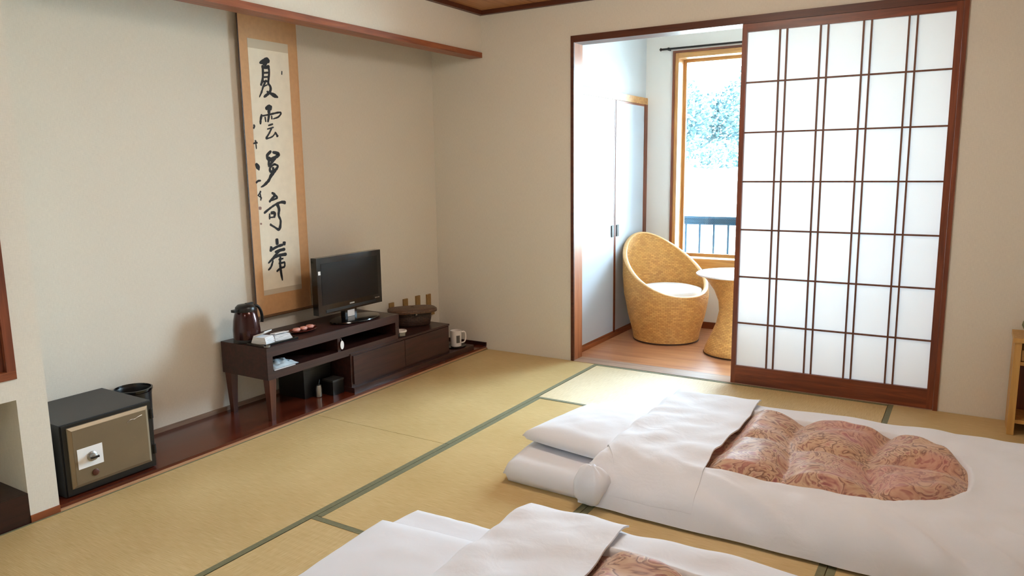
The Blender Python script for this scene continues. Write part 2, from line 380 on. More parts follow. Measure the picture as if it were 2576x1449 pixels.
st('baseboard_tokonoma', bx(D_T, D_T+.012, Y_P, -.001, .024, .046), M['greytrim'], 'thin grey-brown baseboard along the tokonoma back wall')
st('trim_3', bx(-.02, .005, -3.222, Y_P, -.002, .03), M['redwood_y'], 'short red-brown wooden foot strip under the wall post', bevel=.002, seg=1)
st('ceiling_tokonoma', bx(D_T-.1, -.10, Y_P, .1, 2.44, 2.5), M['ceilwood'], 'wooden ceiling board inside the tokonoma')
# --- side alcove left of the post
w_ = B(); box(w_, -.08, 0, Y_E, -3.222, .498, .580); box(w_, -.08, 0, Y_E, -3.222, 1.62, 2.5); box(w_, -.55, -.45, Y_E, -3.222, 0, .56); box(w_, -.45, -.08, Y_E, -3.222, .50, .52); box(w_, -.45, 0, Y_E-.1, Y_E, 0, 2.5); box(w_, -.08, 0, -4.35, -4.25, .58, 1.62); box(w_, -.55, -.45, Y_E, -3.222, .56, 1.7)
st('wall_left', w_, M['wall'], 'cream wall around the low open side alcove')
st('trim_4', bx(-.45, .001, Y_E, -3.222, -.1, .122), M['blackwood'], 'dark brown wooden step under the low side alcove', bevel=.003, seg=1)
kd = thing('door_1', 'red-brown wooden cabinet hatch in the left wall', loc=(-.02, -3.7, .58), kind='structure')
for (a, b_, c_, d_, mm) in ((-4.25, -3.212, .580, .612, 'redwood_y'), (-4.25, -3.212, 1.588, 1.62, 'redwood_y'), (-3.244, -3.212, .612, 1.588, 'redwood_z'), (-4.25, -4.218, .612, 1.588, 'redwood_z')):
    obj('frame_rail', bx(-.05, .006, a, b_, c_, d_), M[mm], kd, bevel=.002, seg=1)
for k in range(6):
    y0 = -4.218+k*.1623
    obj('board', bx(-.04, -.012, y0+.002, y0+.1603, .612, 1.588), M['redwood_z'], kd, bevel=.002, seg=1)

# --- wall with the shoji opening
w_ = B(); box(w_, D_T, .714, 0, .10, -.1, 2.5); box(w_, 2.955, X_R, 0, .10, -.1, 2.5); box(w_, .714, 2.955, 0, .10, 2.19, 2.5)
st('wall_back', w_, M['wall'], 'cream fabric wallpaper wall around the shoji opening')
st('trim_5', bx(.714, .737, -.010, .004, 0, 2.19), M['darktrim'], 'front edge of the jamb, painted dark as shade, at the open shoji doorway', bevel=.002, seg=1)  # shaded front of the one jamb, put in as darker wood
st('trim_12', bx(.714, .735, .004, .125, 0, 2.147), M['jamb'], 'red-brown reveal of the jamb, painted lighter as daylight, at the open shoji doorway')  # sunroom-lit inner face of the same jamb, put in as lighter wood
st('trim_6', bx(.735, 2.934, -.010, .125, 2.147, 2.19), M['darktrim'], 'dark wooden head track above the shoji doorway', bevel=.002, seg=1)
st('trim_7', bx(2.934, 2.956, -.010, .125, 0, 2.19), M['redwood_z'], 'red-brown wooden jamb behind the closed shoji door', bevel=.002, seg=1)
st('trim_8', bx(.735, 2.934, -.010, .125, -.09, .003), M['threshold'], 'pale worn wooden threshold between tatami and sunroom', bevel=.002, seg=1)
st('trim_9', bx(D_T, 0, -.012, 0, .024, .05), M['blackwood'], 'short dark wooden strip at the foot of the tokonoma side')
st('wall_right', bx(X_R, X_R+.1, Y_E, 1.6, -.1, 2.5), M['wall'], 'cream wall on the right of the room')
st('wall_rear', bx(-.45, X_R+.1, Y_E-.1, Y_E, -.1, 2.5), M['wall'], 'cream wall at the rear of the room')
# --- ceiling
ce = thing('ceiling', 'wooden plank ceiling with dark edge trim', loc=(1.8, -2.5, CEIL), kind='structure')
for k in range(8):
    x0 = k*X_R/8
    obj('ceiling_board', bx(x0+.002, x0+X_R/8-.002, Y_E, 0, CEIL, CEIL+.02), M['ceilwood'], ce, bevel=.003, seg=1)
obj('ceiling_back', bx(-.1, X_R+.1, Y_E-.1, .1, CEIL+.021, CEIL+.07), M['blackwood'], ce)
for a in ((0, .032, Y_E, 0, 2.396, CEIL), (.032, X_R, -.032, 0, 2.396, CEIL), (X_R-.032, X_R, Y_E, -.032, 2.396, CEIL)):
    obj('edge_trim', bx(*a), M['darktrim'], ce)

# --- sunroom beyond
XS, YS, YO = .655, 1.47, 1.66
st('floor_sunroom', bx(XS-.1, X_R, .125, YO, -.1, 0.0), M['flooring'], 'pale honey wooden plank floor of the sunroom')
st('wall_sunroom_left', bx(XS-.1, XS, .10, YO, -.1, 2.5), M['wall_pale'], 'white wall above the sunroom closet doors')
w_ = B(); box(w_, XS, .905, YS, YO, -.1, 2.5); box(w_, 2.79, X_R, YS, YO, -.1, 2.5); box(w_, .905, 2.79, YS, YO, -.1, .50); box(w_, .905, 2.79, YS, YO, 2.235, 2.5)
st('wall_window', w_, M['wall_white'], 'white sunroom wall around the tall window')
st('ceiling_sunroom', bx(XS-.1, X_R+.1, .10, YO, 2.43, 2.5), M['wall_white'], 'white sunroom ceiling')
st('baseboard_sunroom', bx(XS, X_R, YS-.014, YS, 0, .055), M['redwood'], 'brown baseboard below the sunroom window', bevel=.002, seg=1)
st('baseboard_closet', bx(XS, XS+.022, .126, YS-.015, 0, .034), M['redwood_y'], 'brown wooden track under the closet doors', bevel=.002, seg=1)
st('trim_10', bx(XS, XS+.02, .126, YS-.002, 1.842, 1.895), M['sillwood'], 'wooden head rail above the white closet doors', bevel=.002, seg=1)
st('trim_11', bx(XS, XS+.02, 1.412, YS-.002, .055, 1.842), M['redwood_z'], 'red-brown wooden jamb beside the white closet doors', bevel=.002, seg=1)
def closet(name, label, y0, y1, x, hy):
    d = thing(name, label, loc=(x, (y0+y1)/2, .036), kind='structure')
    obj('panel', bx(x, x+.014, y0+.012, y1-.012, .050, 1.826), M['white_door'], d)
    for a in ((y0, y0+.012), (y1-.012, y1)): obj('stile', bx(x-.002, x+.016, a[0], a[1], .036, 1.840), M['redwood_z'], d)
    obj('rail', bx(x-.001, x+.015, y0+.012, y1-.012, .036, .050), M['redwood_y'], d); obj('rail', bx(x-.001, x+.015, y0+.012, y1-.012, 1.826, 1.840), M['redwood_y'], d)
    h = bx(x+.014, x+.022, hy-.018, hy+.018, .80, .89); obj('pull', h, M['darkmetal'], d, bevel=.004)
closet('door_2', 'white sliding closet door next to the shoji opening', .13, .815, XS+.003, .77)
closet('door_3', 'white sliding closet door behind the wicker chair', .825, 1.408, XS+.003, .865)
# window
wn = thing('window_1', 'tall honey-framed sunroom window overlooking pale trees', loc=(1.85, 1.55, .5), kind='structure')
obj('casing', bx(.889, .907, YS-.02, YS+.02, .50, 2.236), M['redwood_z'], wn, bevel=.002, seg=1)
obj('casing', bx(2.788, 2.806, YS-.02, YS+.02, .50, 2.236), M['redwood_z'], wn, bevel=.002, seg=1)
obj('casing', bx(.889, 2.806, YS-.02, YS+.02, 2.236, 2.252), M['redwood'], wn, bevel=.002, seg=1)
obj('inner_frame', bx(.907, .935, YS-.008, YO, .585, 2.235), M['sillwood_z'], wn, bevel=.002, seg=1)
obj('inner_frame', bx(2.760, 2.788, YS-.008, YO, .585, 2.235), M['sillwood_z'], wn, bevel=.002, seg=1)
obj('inner_frame', bx(.935, 2.760, YS-.008, YO, 2.195, 2.235), M['sillwood'], wn, bevel=.002, seg=1)
obj('sill', bx(.895, 2.80, YS-.035, YO, .502, .585), M['sillwood'], wn, bevel=.004)
for (xa, xb, yy) in ((.935, 1.87, 1.60), (1.83, 2.76, 1.63)):
    sa = obj('sash', bx(xa, xa+.022, yy, yy+.024, .585, 2.195), M['sillwood_z'], wn)
    obj('sash', bx(xb-.03, xb, yy, yy+.024, .585, 2.195), M['sillwood_z'], wn)
    obj('sash', bx(xa+.022, xb-.03, yy, yy+.024, 2.172, 2.195), M['sillwood'], wn); obj('sash', bx(xa+.022, xb-.03, yy, yy+.024, .585, .608), M['sillwood'], wn)
    obj('pane', bx(xa+.022, xb-.03, yy+.010, yy+.014, .608, 2.172), M['glass'], wn)
cr_ = thing('curtain_rod', 'thin dark curtain rod above the sunroom window', 'rod', (1.85, YS-.03, 2.262))
obj('pole', tube([(.80, YS-.045, 2.268), (2.9, YS-.045, 2.268)], .008), M['darkmetal'], cr_, True)
obj('finial', lathe([(.004, -.012), (.012, 0), (.004, .012)], (.795, YS-.045, 2.268), 12), M['darkmetal'], cr_, True)
for x in (.86, 1.85, 2.84): obj('bracket', bx(x-.006, x+.006, YS-.05, YS+.002, 2.257, 2.279), M['darkmetal'], cr_)

# --- shoji door
sj = thing('door_4', 'white paper shoji sliding door with paired upright muntins', loc=(2.38, .02, .004), kind='structure')
Z0, Z1, ZA, ZB = .004, 2.146, .114, 2.100
SX0, SX1, SA, SB = 1.829, 2.933, 1.857, 2.901
obj('stile', bx(SX0, SA, -.004, .026, Z0, Z1), M['redwood_z'], sj, bevel=.002, seg=1); obj('stile', bx(SB, SX1, -.004, .026, Z0, Z1), M['redwood_z'], sj, bevel=.002, seg=1)
obj('rail', bx(SA, SB, -.004, .026, ZB, Z1), M['redwood'], sj, bevel=.002, seg=1); obj('rail', bx(SA, SB, -.004, .026, Z0, ZA), M['redwood'], sj, bevel=.002, seg=1)
mw = .0045; vx = []
for k in range(4):
    xc = 2.058+.217*k; vx += [xc-.0195, xc+.0195]
hz = [1.816-.2866*k for k in range(6)]
v0 = None
for x in vx:
    if v0 is None: v0 = obj('upright_muntin', bx(x-mw, x+mw, .002, .0155, ZA, ZB), M['muntin'], sj)
    else: same(v0, (x, WL[v0].y, WL[v0].z), sj)
h0 = None
for z in hz:
    if h0 is None: h0 = obj('cross_muntin', bx(SA, SB, .0035, .0150, z-mw, z+mw), M['muntin'], sj)
    else: same(h0, (WL[h0].x, WL[h0].y, z-mw), sj)
xe = [SA]+vx+[SB]; ze = [ZB]+hz+[ZA]; pm = {}
for i in range(len(xe)-1):
    for j in range(len(ze)-1):
        key = (round(xe[i+1]-xe[i], 4), round(ze[j]-ze[j+1], 4))
        xc = (xe[i]+xe[i+1])/2; zb = ze[j+1]
        if key not in pm:
            b = B(); q = [b.verts.new(p) for p in ((xe[i], .0165, zb), (xe[i+1], .0165, zb), (xe[i+1], .0165, ze[j]), (xe[i], .0165, ze[j]))]; b.faces.new(q)
            pm[key] = obj('paper_pane', b, M['paper'], sj)
        else: same(pm[key], (xc, .0165, zb), sj)

# --- ceiling lamp (above the frame, lights the room)
lp = thing('ceiling_lamp', 'square wooden ceiling lamp with glowing white diffuser', 'lamp', (1.85, -1.75, 2.19))
obj('diffuser', bx(1.62, 2.08, -1.98, -1.52, 2.19, 2.385), M['lampshade'], lp, bevel=.02)
for (x, y) in ((1.612, -1.988), (2.088, -1.988), (1.612, -1.512), (2.088, -1.512)): obj('corner_post', bx(x-.008, x+.008, y-.008, y+.008, 2.185, 2.39), M['oak'], lp)
obj('ceiling_plate', bx(1.60, 2.10, -2.00, -1.50, 2.3905, CEIL-.001), M['oak'], lp)

le = thing('added_fill_lamp', 'added round ceiling lamp near the rear wall, unseen fill light', 'lamp', (1.85, -4.3, 2.33))  # unseen, added to brighten the near sides of the bedding
obj('glass_bowl', lathe([(.03, 0), (.12, .008), (.19, .035), (.215, .07)], (1.85, -4.3, 2.335), 40), M['fill_white'], le, True)
obj('metal_ring', lathe([(.216, .066), (.228, .070), (.228, .088), (.21, .089)], (1.85, -4.3, 2.335), 40), M['metal'], le, True)

# ================================================================== OBJECTS
def surf(name, grid, uvs, mat, parent, closed_u=False, smooth=True, **k):
    """grid[i][j] of points with uvs[i][j]; i runs round, j up"""
    bm = B(); ul = bm.loops.layers.uv.new('UVMap')
    V = [[bm.verts.new(p) for p in row] for row in grid]; n = len(V)
    for i in range(n if closed_u else n-1):
        i2 = (i+1) % n
        for j in range(len(V[0])-1):
            f = bm.faces.new((V[i][j], V[i2][j], V[i2][j+1], V[i][j+1]))
            uu = [uvs[i][j], None, None, uvs[i][j+1]]
            wrap = (uvs[1][0][0]-uvs[0][0][0])
            a = uvs[i2][j] if i2 else (uvs[i][j][0]+wrap, uvs[i2][j][1]); b = uvs[i2][j+1] if i2 else (uvs[i][j+1][0]+wrap, uvs[i2][j+1][1])
            uu[1], uu[2] = a, b
            for lp_, q in zip(f.loops, uu): lp_[ul].uv = q
    return obj(name, bm, mat, parent, smooth, sharp=60, **k)

# ---------------------------------------------------------------- tv cabinet
TB = .024
cb = thing('tv_cabinet', 'dark brown stepped tv cabinet with open shelf and low box', 'cabinet', (-.23, -1.2, TB))
E = M['espresso']
XF, XB_ = -.052, -.420
obj('top_board', bx(XB_, XF, -1.995, -.932, .375, .425), E, cb, bevel=.004)
obj('shelf_board', bx(XB_, XF, -1.995, -.944, .252, .294), E, cb, bevel=.003)
obj('end_panel', bx(XB_, XF, -1.995, -1.958, .294, .375), E, cb)
obj('end_panel', bx(XB_, XF, -.968, -.934, .294, .375), E, cb)
obj('divider', bx(XB_+.02, XF-.008, -1.474, -1.452, .294, .375), E, cb)
obj('back_board', bx(XB_, XB_+.012, -1.958, -.968, .294, .375), M['blackwood'], cb)
for (x, y) in ((XF-.028, -1.963), (XB_+.03, -1.963)):
    b = B(); rings = []
    for (z, h) in ((TB, .0135), (.15, .019), (.252, .0235)):
        rings.append([(x-h, y-h, z), (x+h, y-h, z), (x+h, y+h, z), (x-h, y+h, z)])
    ring_loft(b, rings); obj('leg', b, M['espresso_leg'], cb, bevel=.004)
obj('base_plinth', bx(XB_-.005, -.024, -1.392, -.135, TB, .056), M['espresso'], cb, bevel=.003)
bd = obj('low_box', bx(XB_, -.052, -1.384, -.402, .056, .250), E, cb, bevel=.003)
obj('box_top', bx(XB_, -.046, -1.388, -.400, .2505, .2625), E, cb, bevel=.002)
for (a, b_) in ((-1.368, -.893), (-.889, -.416)):
    obj('drawer_front', bx(-.052, -.043, a, b_, .072, .246), E, bd, bevel=.002)

# hanging tag on the divider
tg = thing('paper_tag', 'small white oval paper tag hanging inside tv cabinet shelf', 'tag', (-.050, -1.455, .30))
b = B(); c = Vector((-.050, -1.448, .330))
rings = [[(x, c.y+.014*math.cos(t_*PI/10), c.z+.026*math.sin(t_*PI/10)) for t_ in range(20)] for x in (-.0515, -.0495)]
ring_loft(b, rings); obj('card', b, M['whitepaper'], tg)
obj('string', tube([(-.0505, -1.448, .352), (-.0505, -1.456, .372)], .0008, 5), M['whitepaper'], tg)

# ---------------------------------------------------------------- television
TV = thing('television', 'small black flat-screen television on the tv cabinet', 'television', (-.2, -1.19, .4255))
ty0, ty1, tz0, tz1, tx = -1.474, -.918, .492, .834, -.200
b = bx(tx-.045, tx, ty0, ty1, tz0, tz1)
bd = obj('housing', b, M['gloss_black'], TV, bevel=.008, seg=3, smooth=True)
b = bx(tx-.105, tx-.045, ty0+.10, ty1-.10, tz0+.04, tz1-.06); obj('rear_bulge', b, M['black'], TV, bevel=.02, seg=3)
obj('screen', bx(tx-.002, tx+.0012, ty0+.034, ty1-.034, tz0+.058, tz1-.036), M['screen'], bd)
obj('speaker_strip', bx(tx-.002, tx+.002, ty0+.06, ty1-.06, tz0+.010, tz0+.026), M['black'], bd)
obj('badge', bx(tx, tx+.0022, -1.215, -1.175, tz0+.034, tz0+.042), M['metal'], bd)
for k in range(4): obj('button', bx(tx, tx+.0022, -.985+.011*k, -.979+.011*k, tz0+.034, tz0+.040), M['metal'], bd)
obj('sticker', bx(tx, tx+.0015, ty0+.010, ty0+.028, tz1-.10, tz1-.078), M['whitepaper'], bd)
obj('neck', bx(tx-.05, tx-.012, -1.245, -1.145, .435, .50), M['gloss_black'], TV, bevel=.008)
obj('stand_base', lathe([(.175, 0), (.182, .006), (.178, .012), (.12, .016), (.02, .018)], (-.185, -1.19, .4255), 40, sx=.62, sy=1.05), M['gloss_black'], TV, True)
obj('stand_label', bx(tx-.012, tx-.0105, -1.225, -1.165, .445, .485), M['whitepaper'], TV)

# ---------------------------------------------------------------- thermos jug
kt = thing('thermos_jug', 'dark red thermos jug with black lid and curved handle', 'jug', (-.285, -1.925, .4255))
kc = (-.285, -1.925, .4255)
obj('body', lathe([(.060, 0), (.070, .004), (.072, .03), (.072, .07), (.067, .12), (.059, .155), (.052, .168)], kc, 40), M['kettle'], kt, True)
obj('base_ring', lathe([(.0725, .002), (.0735, .006), (.0735, .016), (.0722, .02)], kc, 40), M['black'], kt, True)
ld = obj('lid', lathe([(.053, .168), (.055, .176), (.052, .192), (.040, .204), (.012, .209)], kc, 32), M['black'], kt, True)
b = B(); box(b, kc[0]-.014, kc[0]+.014, kc[1]-.082, kc[1]-.045, kc[2]+.172, kc[2]+.186); obj('spout', b, M['black'], kt, bevel=.005)
hp = curve_pts([(kc[0]+.006, kc[1]+.030, kc[2]+.192), (kc[0]+.010, kc[1]+.070, kc[2]+.188), (kc[0]+.012, kc[1]+.092, kc[2]+.155), (kc[0]+.013, kc[1]+.098, kc[2]+.115), (kc[0]+.013, kc[1]+.094, kc[2]+.092)], 18)
obj('handle', tube(hp, .011, 10, flat=.7), M['black'], kt, True)
obj('thumb_lever', bx(kc[0]-.008, kc[0]+.010, kc[1]+.005, kc[1]+.05, kc[2]+.203, kc[2]+.211), M['black'], kt, bevel=.003)

# ---------------------------------------------------------------- trays and small things on the bench top
def tray(name, label, x0, x1, y0, y1, z, mat, h=.012, cat='tray'):
    t_ = thing(name, label, cat, ((x0+x1)/2, (y0+y1)/2, z))
    obj('tray_floor', bx(x0, x1, y0, y1, z, z+.004), mat, t_)
    for a in ((x0, x0+.006, y0, y1), (x1-.006, x1, y0, y1), (x0+.006, x1-.006, y0, y0+.006), (x0+.006, x1-.006, y1-.006, y1)):
        obj('tray_rim', bx(*a, z+.004, z+h), mat, t_)
    return t_
ZT = .4256
tray('black_tray', 'black rectangular tray holding white towels beside the thermos', -.215, -.085, -1.985, -1.745, ZT, M['gloss_black'])
def folded(name, label, c, sx, sy, n, rot, tilt, cat, group=None):
    t_ = thing(name, label, cat, c, group)
    cs, sn = math.cos(rot), math.sin(rot)
    for k in range(n):
        b = B(); z = c[2]+k*.006
        box(b, -sx/2+.002*k, sx/2-.002*k, -sy/2+.001*k, sy/2-.003*k, 0, .0052)
        bmesh.ops.subdivide_edges(b, edges=b.edges[:], cuts=4, use_grid_fill=True)
        for v in b.verts:
            x, y, zz = v.co; zz += .0016*N(x*30+k*5, y*30)
            zz += tilt*max(0, x/sx+.5)**2*.02 if k == n-1 else 0
            v.co = (c[0]+x*cs-y*sn, c[1]+x*sn+y*cs, z+zz+.001)
        obj('folded_layer', b, M['whitepaper'], t_, True)
    return t_
folded('folded_towel', 'white folded hand towel on black tray nearest the thermos', (-.165, -1.915, ZT+.0045), .095, .090, 7, .25, 1.8, 'towel')
folded('towel_packet', 'long white rolled towel packet on black tray', (-.150, -1.812, ZT+.0045), .065, .110, 6, -.12, .5, 'towel')
gd = thing('smoked_glass_dish', 'small smoked glass dish at the cabinet top corner', 'dish', (-.072, -1.975, ZT))
obj('bowl', lathe([(.012, 0), (.016, .002), (.017, .010), (.0155, .010), (.014, .004), (.004, .003)], (-.0715, -1.974, ZT), 24), M['clear'], gd, True)
sweets = thing('lacquer_plate', 'dark red lacquer plate under pink wrapped sweets', 'plate', (-.205, -1.600, ZT))
obj('dish', lathe([(.05, 0), (.062, .002), (.085, .012), (.083, .014), (.06, .006), (.01, .005)], (-.205, -1.600, ZT), 36, sx=.7, sy=1.15), M['redlacquer'], sweets, True)
for k, (dx, dy, rt, lb) in enumerate(((.0, -.05, .1, 'pink wrapped sweet lying at the thermos end of the lacquer plate'), (.004, .0, .25, 'pink wrapped sweet lying across the middle of the lacquer plate'), (-.004, .055, -.2, 'pale pink wrapped sweet at the television end of the lacquer plate'))):
    c = Vector((-.203+dx, -1.600+dy, ZT+.0088)); t_ = thing('wrapped_sweet', lb, 'sweet', c, 'sweets on the lacquer plate')
    b = lathe([(.004, .0), (.018, .002), (.024, .010), (.019, .019), (.004, .022)], c, 20, sx=.9, sy=1.1, rot=rt); obj('sweet', b, M['pink'], t_, True)
    for s in (-1, 1):
        b = B(); p0 = c+Vector((-s*.02*math.sin(rt), s*.02*math.cos(rt), .008)); d = Vector((-s*math.sin(rt), s*math.cos(rt), .25)); n_ = Vector((math.cos(rt), math.sin(rt), 0))
        rings = [[p0+n_*a*.004+Vector((0, 0, z)) for a, z in ((-1, 0), (1, 0), (1, .002), (-1, .002))], [p0+d*.012+n_*a*.012+Vector((0, 0, z)) for a, z in ((-1, 0), (1, .003), (1, .004), (-1, .001))]]
        ring_loft(b, rings); obj('wrapper_end', b, M['pink'], t_)
# things on the open shelf
sp = thing('plastic_packet', 'crumpled pale blue plastic packet on the open shelf', 'packet', (-.14, -1.86, .2945))
b = B(); nx, ny = 14, 16; rows = []
for sgn in (1, -1):
    g_ = [[b.verts.new((-.22+.15*i/nx, -1.935+.17*j/ny, .2948+(.001 if sgn < 0 else .003+.034*(math.sin(PI*i/nx)*math.sin(PI*j/ny))**.6*(.75+.6*N(i*.5, j*.45))))) for j in range(ny+1)] for i in range(nx+1)]
    for i in range(nx):
        for j in range(ny): b.faces.new((g_[i][j], g_[i+1][j], g_[i+1][j+1], g_[i][j+1]))
    rows.append(g_)
obj('wrapping', b, M['bluewhite'], sp, True)
lf = thing('leaflet', 'thin white leaflet lying at the shelf edge', 'leaflet', (-.09, -1.86, .2945))
obj('sheet', bx(-.068, -.058, -1.945, -1.80, .2945, .2975), M['whitepaper'], lf)
# under the bench
bg_ = thing('black_case', 'black storage case under the tv cabinet shelf', 'case', (-.30, -1.50, TB))
obj('case_body', bx(-.415, -.20, -1.62, -1.405, TB, .185), M['black'], bg_, bevel=.012, seg=3)
obj('case_lid', bx(-.417, -.198, -1.622, -1.403, .186, .205), M['black'], bg_, bevel=.006)
gb = thing('grey_box', 'small dark grey box standing before the black case', 'box', (-.14, -1.445, TB))
obj('box_body', bx(-.185, -.10, -1.49, -1.402, TB, .105), M['darkmetal'], gb, bevel=.005); obj('box_lid', bx(-.187, -.098, -1.492, -1.400, .1055, .116), M['safe_body'], gb, bevel=.003)
ad_ = thing('power_adapter', 'small pale grey plug adapter in the dark under the shelf', 'adapter', (-.165, -1.545, TB))
obj('adapter_body', lathe([(.014, 0), (.020, .003), (.021, .05), (.016, .072), (.006, .078)], (-.16, -1.545, TB), 16, sx=.8, sy=1.0), M['metal'], ad_, True)
obj('cable', tube(curve_pts([(-.16, -1.545, TB+.076), (-.17, -1.53, TB+.10), (-.19, -1.52, TB+.05), (-.192, -1.51, TB+.004)], 14), .003, 6), M['black'], ad_, True)

# ---------------------------------------------------------------- lidded basket, peg rack, ashtray, mug on the low box
ZB2 = .2626
def woven(name, prof, c, mat, parent, sx, sy, rot, n=48):
    g_, u_ = [], []; L = [0.0]
    for a, b_ in zip(prof, prof[1:]): L.append(L[-1]+math.hypot(a[0]-b_[0], a[1]-b_[1]))
    for i in range(n):
        t_ = 2*PI*i/n; row, ur = [], []
        for (rr, z), l in zip(prof, L):
            # rounded-rectangle plan
            q = (abs(math.cos(t_))**3+abs(math.sin(t_))**3)**(-1/3)
            x, y = rr*sx*q*math.cos(t_), rr*sy*q*math.sin(t_)
            row.append((c[0]+x*math.cos(rot)-y*math.sin(rot), c[1]+x*math.sin(rot)+y*math.cos(rot), c[2]+z)); ur.append((t_*.16, l))
        g_.append(row); u_.append(ur)
    return surf(name, g_, u_, mat, parent, True)
bk = thing('lidded_basket', 'dark brown wicker basket with overhanging lid on the low box', 'basket', (-.245, -.560, ZB2))
brot = math.radians(52)
bc = (-.245, -.560, ZB2)
woven('basket_body', [(.02, .0005), (.105, .0005), (.118, .008), (.126, .05), (.130, .098), (.118, .099), (.02, .085)], bc, M['basket'], bk, 1.02, .62, brot)
woven('basket_lid', [(.120, .100), (.156, .098), (.160, .101), (.160, .116), (.155, .121), (.10, .127), (.01, .131)], bc, M['basket_lid'], bk, 1.06, .70, brot)
dv = Vector((math.sin(brot), -math.cos(brot), 0))
obj('clasp', bx(bc[0]+dv.x*.100-.008, bc[0]+dv.x*.100+.008, bc[1]+dv.y*.100-.008, bc[1]+dv.y*.100+.008, ZB2+.088, ZB2+.100), M['metal'], bk)
ra_, rb_ = un(988, 790, 0, D_T), un(1090, 780, 0, D_T)
rk = thing('hook_rail', 'brown wall rail with four upright pegs behind the basket', 'rail', (D_T, (ra_.y+rb_.y)/2, .33))
obj('rail_board', bx(D_T, D_T+.012, ra_.y, rb_.y, min(ra_.z, rb_.z)-.03, min(ra_.z, rb_.z)), M['gold'], rk, bevel=.002)
for px, top in ((986, 762), (1021, 752), (1052, 744), (1079, 740)):
    p = un(px, top, 0, D_T+.012)
    obj('peg', bx(D_T+.001, D_T+.012, p.y-.024, p.y+.024, min(ra_.z, rb_.z), p.z), M['gold'], rk, bevel=.002)
ar = thing('glass_ashtray', 'squat glass ashtray with white rim at the bench end', 'ashtray', (-.085, -.875, ZB2))
obj('glass_body', lathe([(.030, 0), (.036, .004), (.038, .026), (.030, .028), (.026, .010), (.004, .009)], (-.095, -.868, ZB2), 6), M['clear'], ar)
obj('white_rim', lathe([(.038, .0275), (.041, .032), (.039, .040), (.028, .040), (.026, .030)], (-.095, -.868, ZB2), 24), M['ceramic'], ar, True)
mt = thing('saucer_tray', 'small glossy tray under the white mug', 'tray', (-.075, -.245, .0562))
obj('saucer', lathe([(.055, 0), (.07, .002), (.086, .008), (.084, .010), (.066, .005), (.01, .004)], (-.105, -.245, .0562), 36, sx=.78, sy=1.0), M['gloss_black'], mt, True)
mg = thing('white_mug', 'tall white mug with side handle on the tokonoma floor end', 'mug', (-.105, -.245, .0610))
mc = (-.105, -.245, .0610)
obj('cup', lathe([(.034, 0), (.039, .003), (.0405, .06), (.0415, .118), (.0385, .118), (.037, .06), (.034, .008), (.004, .006)], mc, 36), M['ceramic'], mg, True)
ha = Vector((.72, .70, 0))
obj('handle', tube(curve_pts([Vector(mc)+ha*.036+Vector((0, 0, .104)), Vector(mc)+ha*.066+Vector((0, 0, .100)), Vector(mc)+ha*.072+Vector((0, 0, .062)), Vector(mc)+ha*.062+Vector((0, 0, .030)), Vector(mc)+ha*.037+Vector((0, 0, .022))], 18), .0055, 8), M['ceramic'], mg, True)
b = lathe([(.0408, .03), (.0414, .085)], mc, 36, cap0=False, cap1=False)
bmesh.ops.delete(b, geom=[f for f in b.faces if Vector((f.calc_center_median().x-mc[0], f.calc_center_median().y-mc[1], 0)).normalized().dot(Vector((.85, -.5, 0)).normalized()) < .94], context='FACES')
obj('printed_motif', b, M['inkmark'], mg, True)

# ---------------------------------------------------------------- safe
sf = thing('safe', 'small black safe with bronze door beside the wall post', 'safe', (-.23, -2.865, TB))
sx0, sx1, sy0, sy1, sz1 = -.425, -.045, -3.062, -2.664, .336
bd = obj('safe_body', bx(sx0, sx1, sy0, sy1, TB+.004, sz1), M['safe_body'], sf, bevel=.008, seg=3, smooth=True)
obj('door_frame', bx(sx1, sx1+.012, sy0+.004, sy1-.004, TB+.008, sz1-.004), M['black'], sf, bevel=.004)
b = B(); y0, y1, z0, z1 = sy0+.022, sy1-.024, TB+.034, sz1-.016; x0 = sx1+.012
rings = [[(x, y0+i, z0+i), (x, y1-i, z0+i), (x, y1-i, z1-i), (x, y0+i, z1-i)] for x, i in ((x0, 0), (x0+.004, .001), (x0+.012, .014))]
rings = [[Vector(p) for p in r_] for r_ in rings]; ring_loft(b, rings); dr = obj('safe_door', b, M['safe_rim'], sf)
xf = x0+.012
obj('door_face', bx(xf-.001, xf+.0012, y0+.015, y1-.015, z0+.015, z1-.015), M['safe_door'], dr)
obj('instruction_card', bx(xf+.0012, xf+.0022, -3.013, -2.908, .136, .222), M['whitepaper'], dr)
kn = lambda prof, y, z, n=28: [[(xf+.0022+h, y+rr*math.cos(2*PI*i/n), z+rr*math.sin(2*PI*i/n)) for i in range(n)] for rr, h in prof]
b = B(); ring_loft(b, kn([(.021, 0), (.021, .004), (.015, .007), (.013, .022), (.006, .025)], -2.955, .178)); obj('dial_knob', b, M['metal'], dr, True)
b = bx(xf+.022, xf+.030, -2.972, -2.938, .174, .182); obj('knob_grip', b, M['darkmetal'], dr, bevel=.002)
b = B(); ring_loft(b, kn([(.014, -.0012), (.014, .002), (.010, .004)], -2.946, .104)); obj('keyhole_cover', b, M['brownplastic'], dr, True)
b = tube(curve_pts([(xf+.002, -2.792, .272), (xf+.002, -2.775, .281), (xf+.002, -2.758, .279), (xf+.002, -2.742, .284), (xf+.002, -2.722, .288)], 20), .0016, 5); obj('script_badge', b, M['metal'], dr)
for z in (.09, .255): obj('hinge', tube([(sx1+.012, sy1-.006, z), (sx1+.012, sy1-.006, z+.042)], .008, 10), M['darkmetal'], sf, True)
for (x, y) in ((-.40, -3.04), (-.40, -2.69), (-.07, -3.04), (-.07, -2.69)): obj('foot', lathe([(.012, 0), (.012, .0045)], (x, y, TB), 12), M['black'], sf)

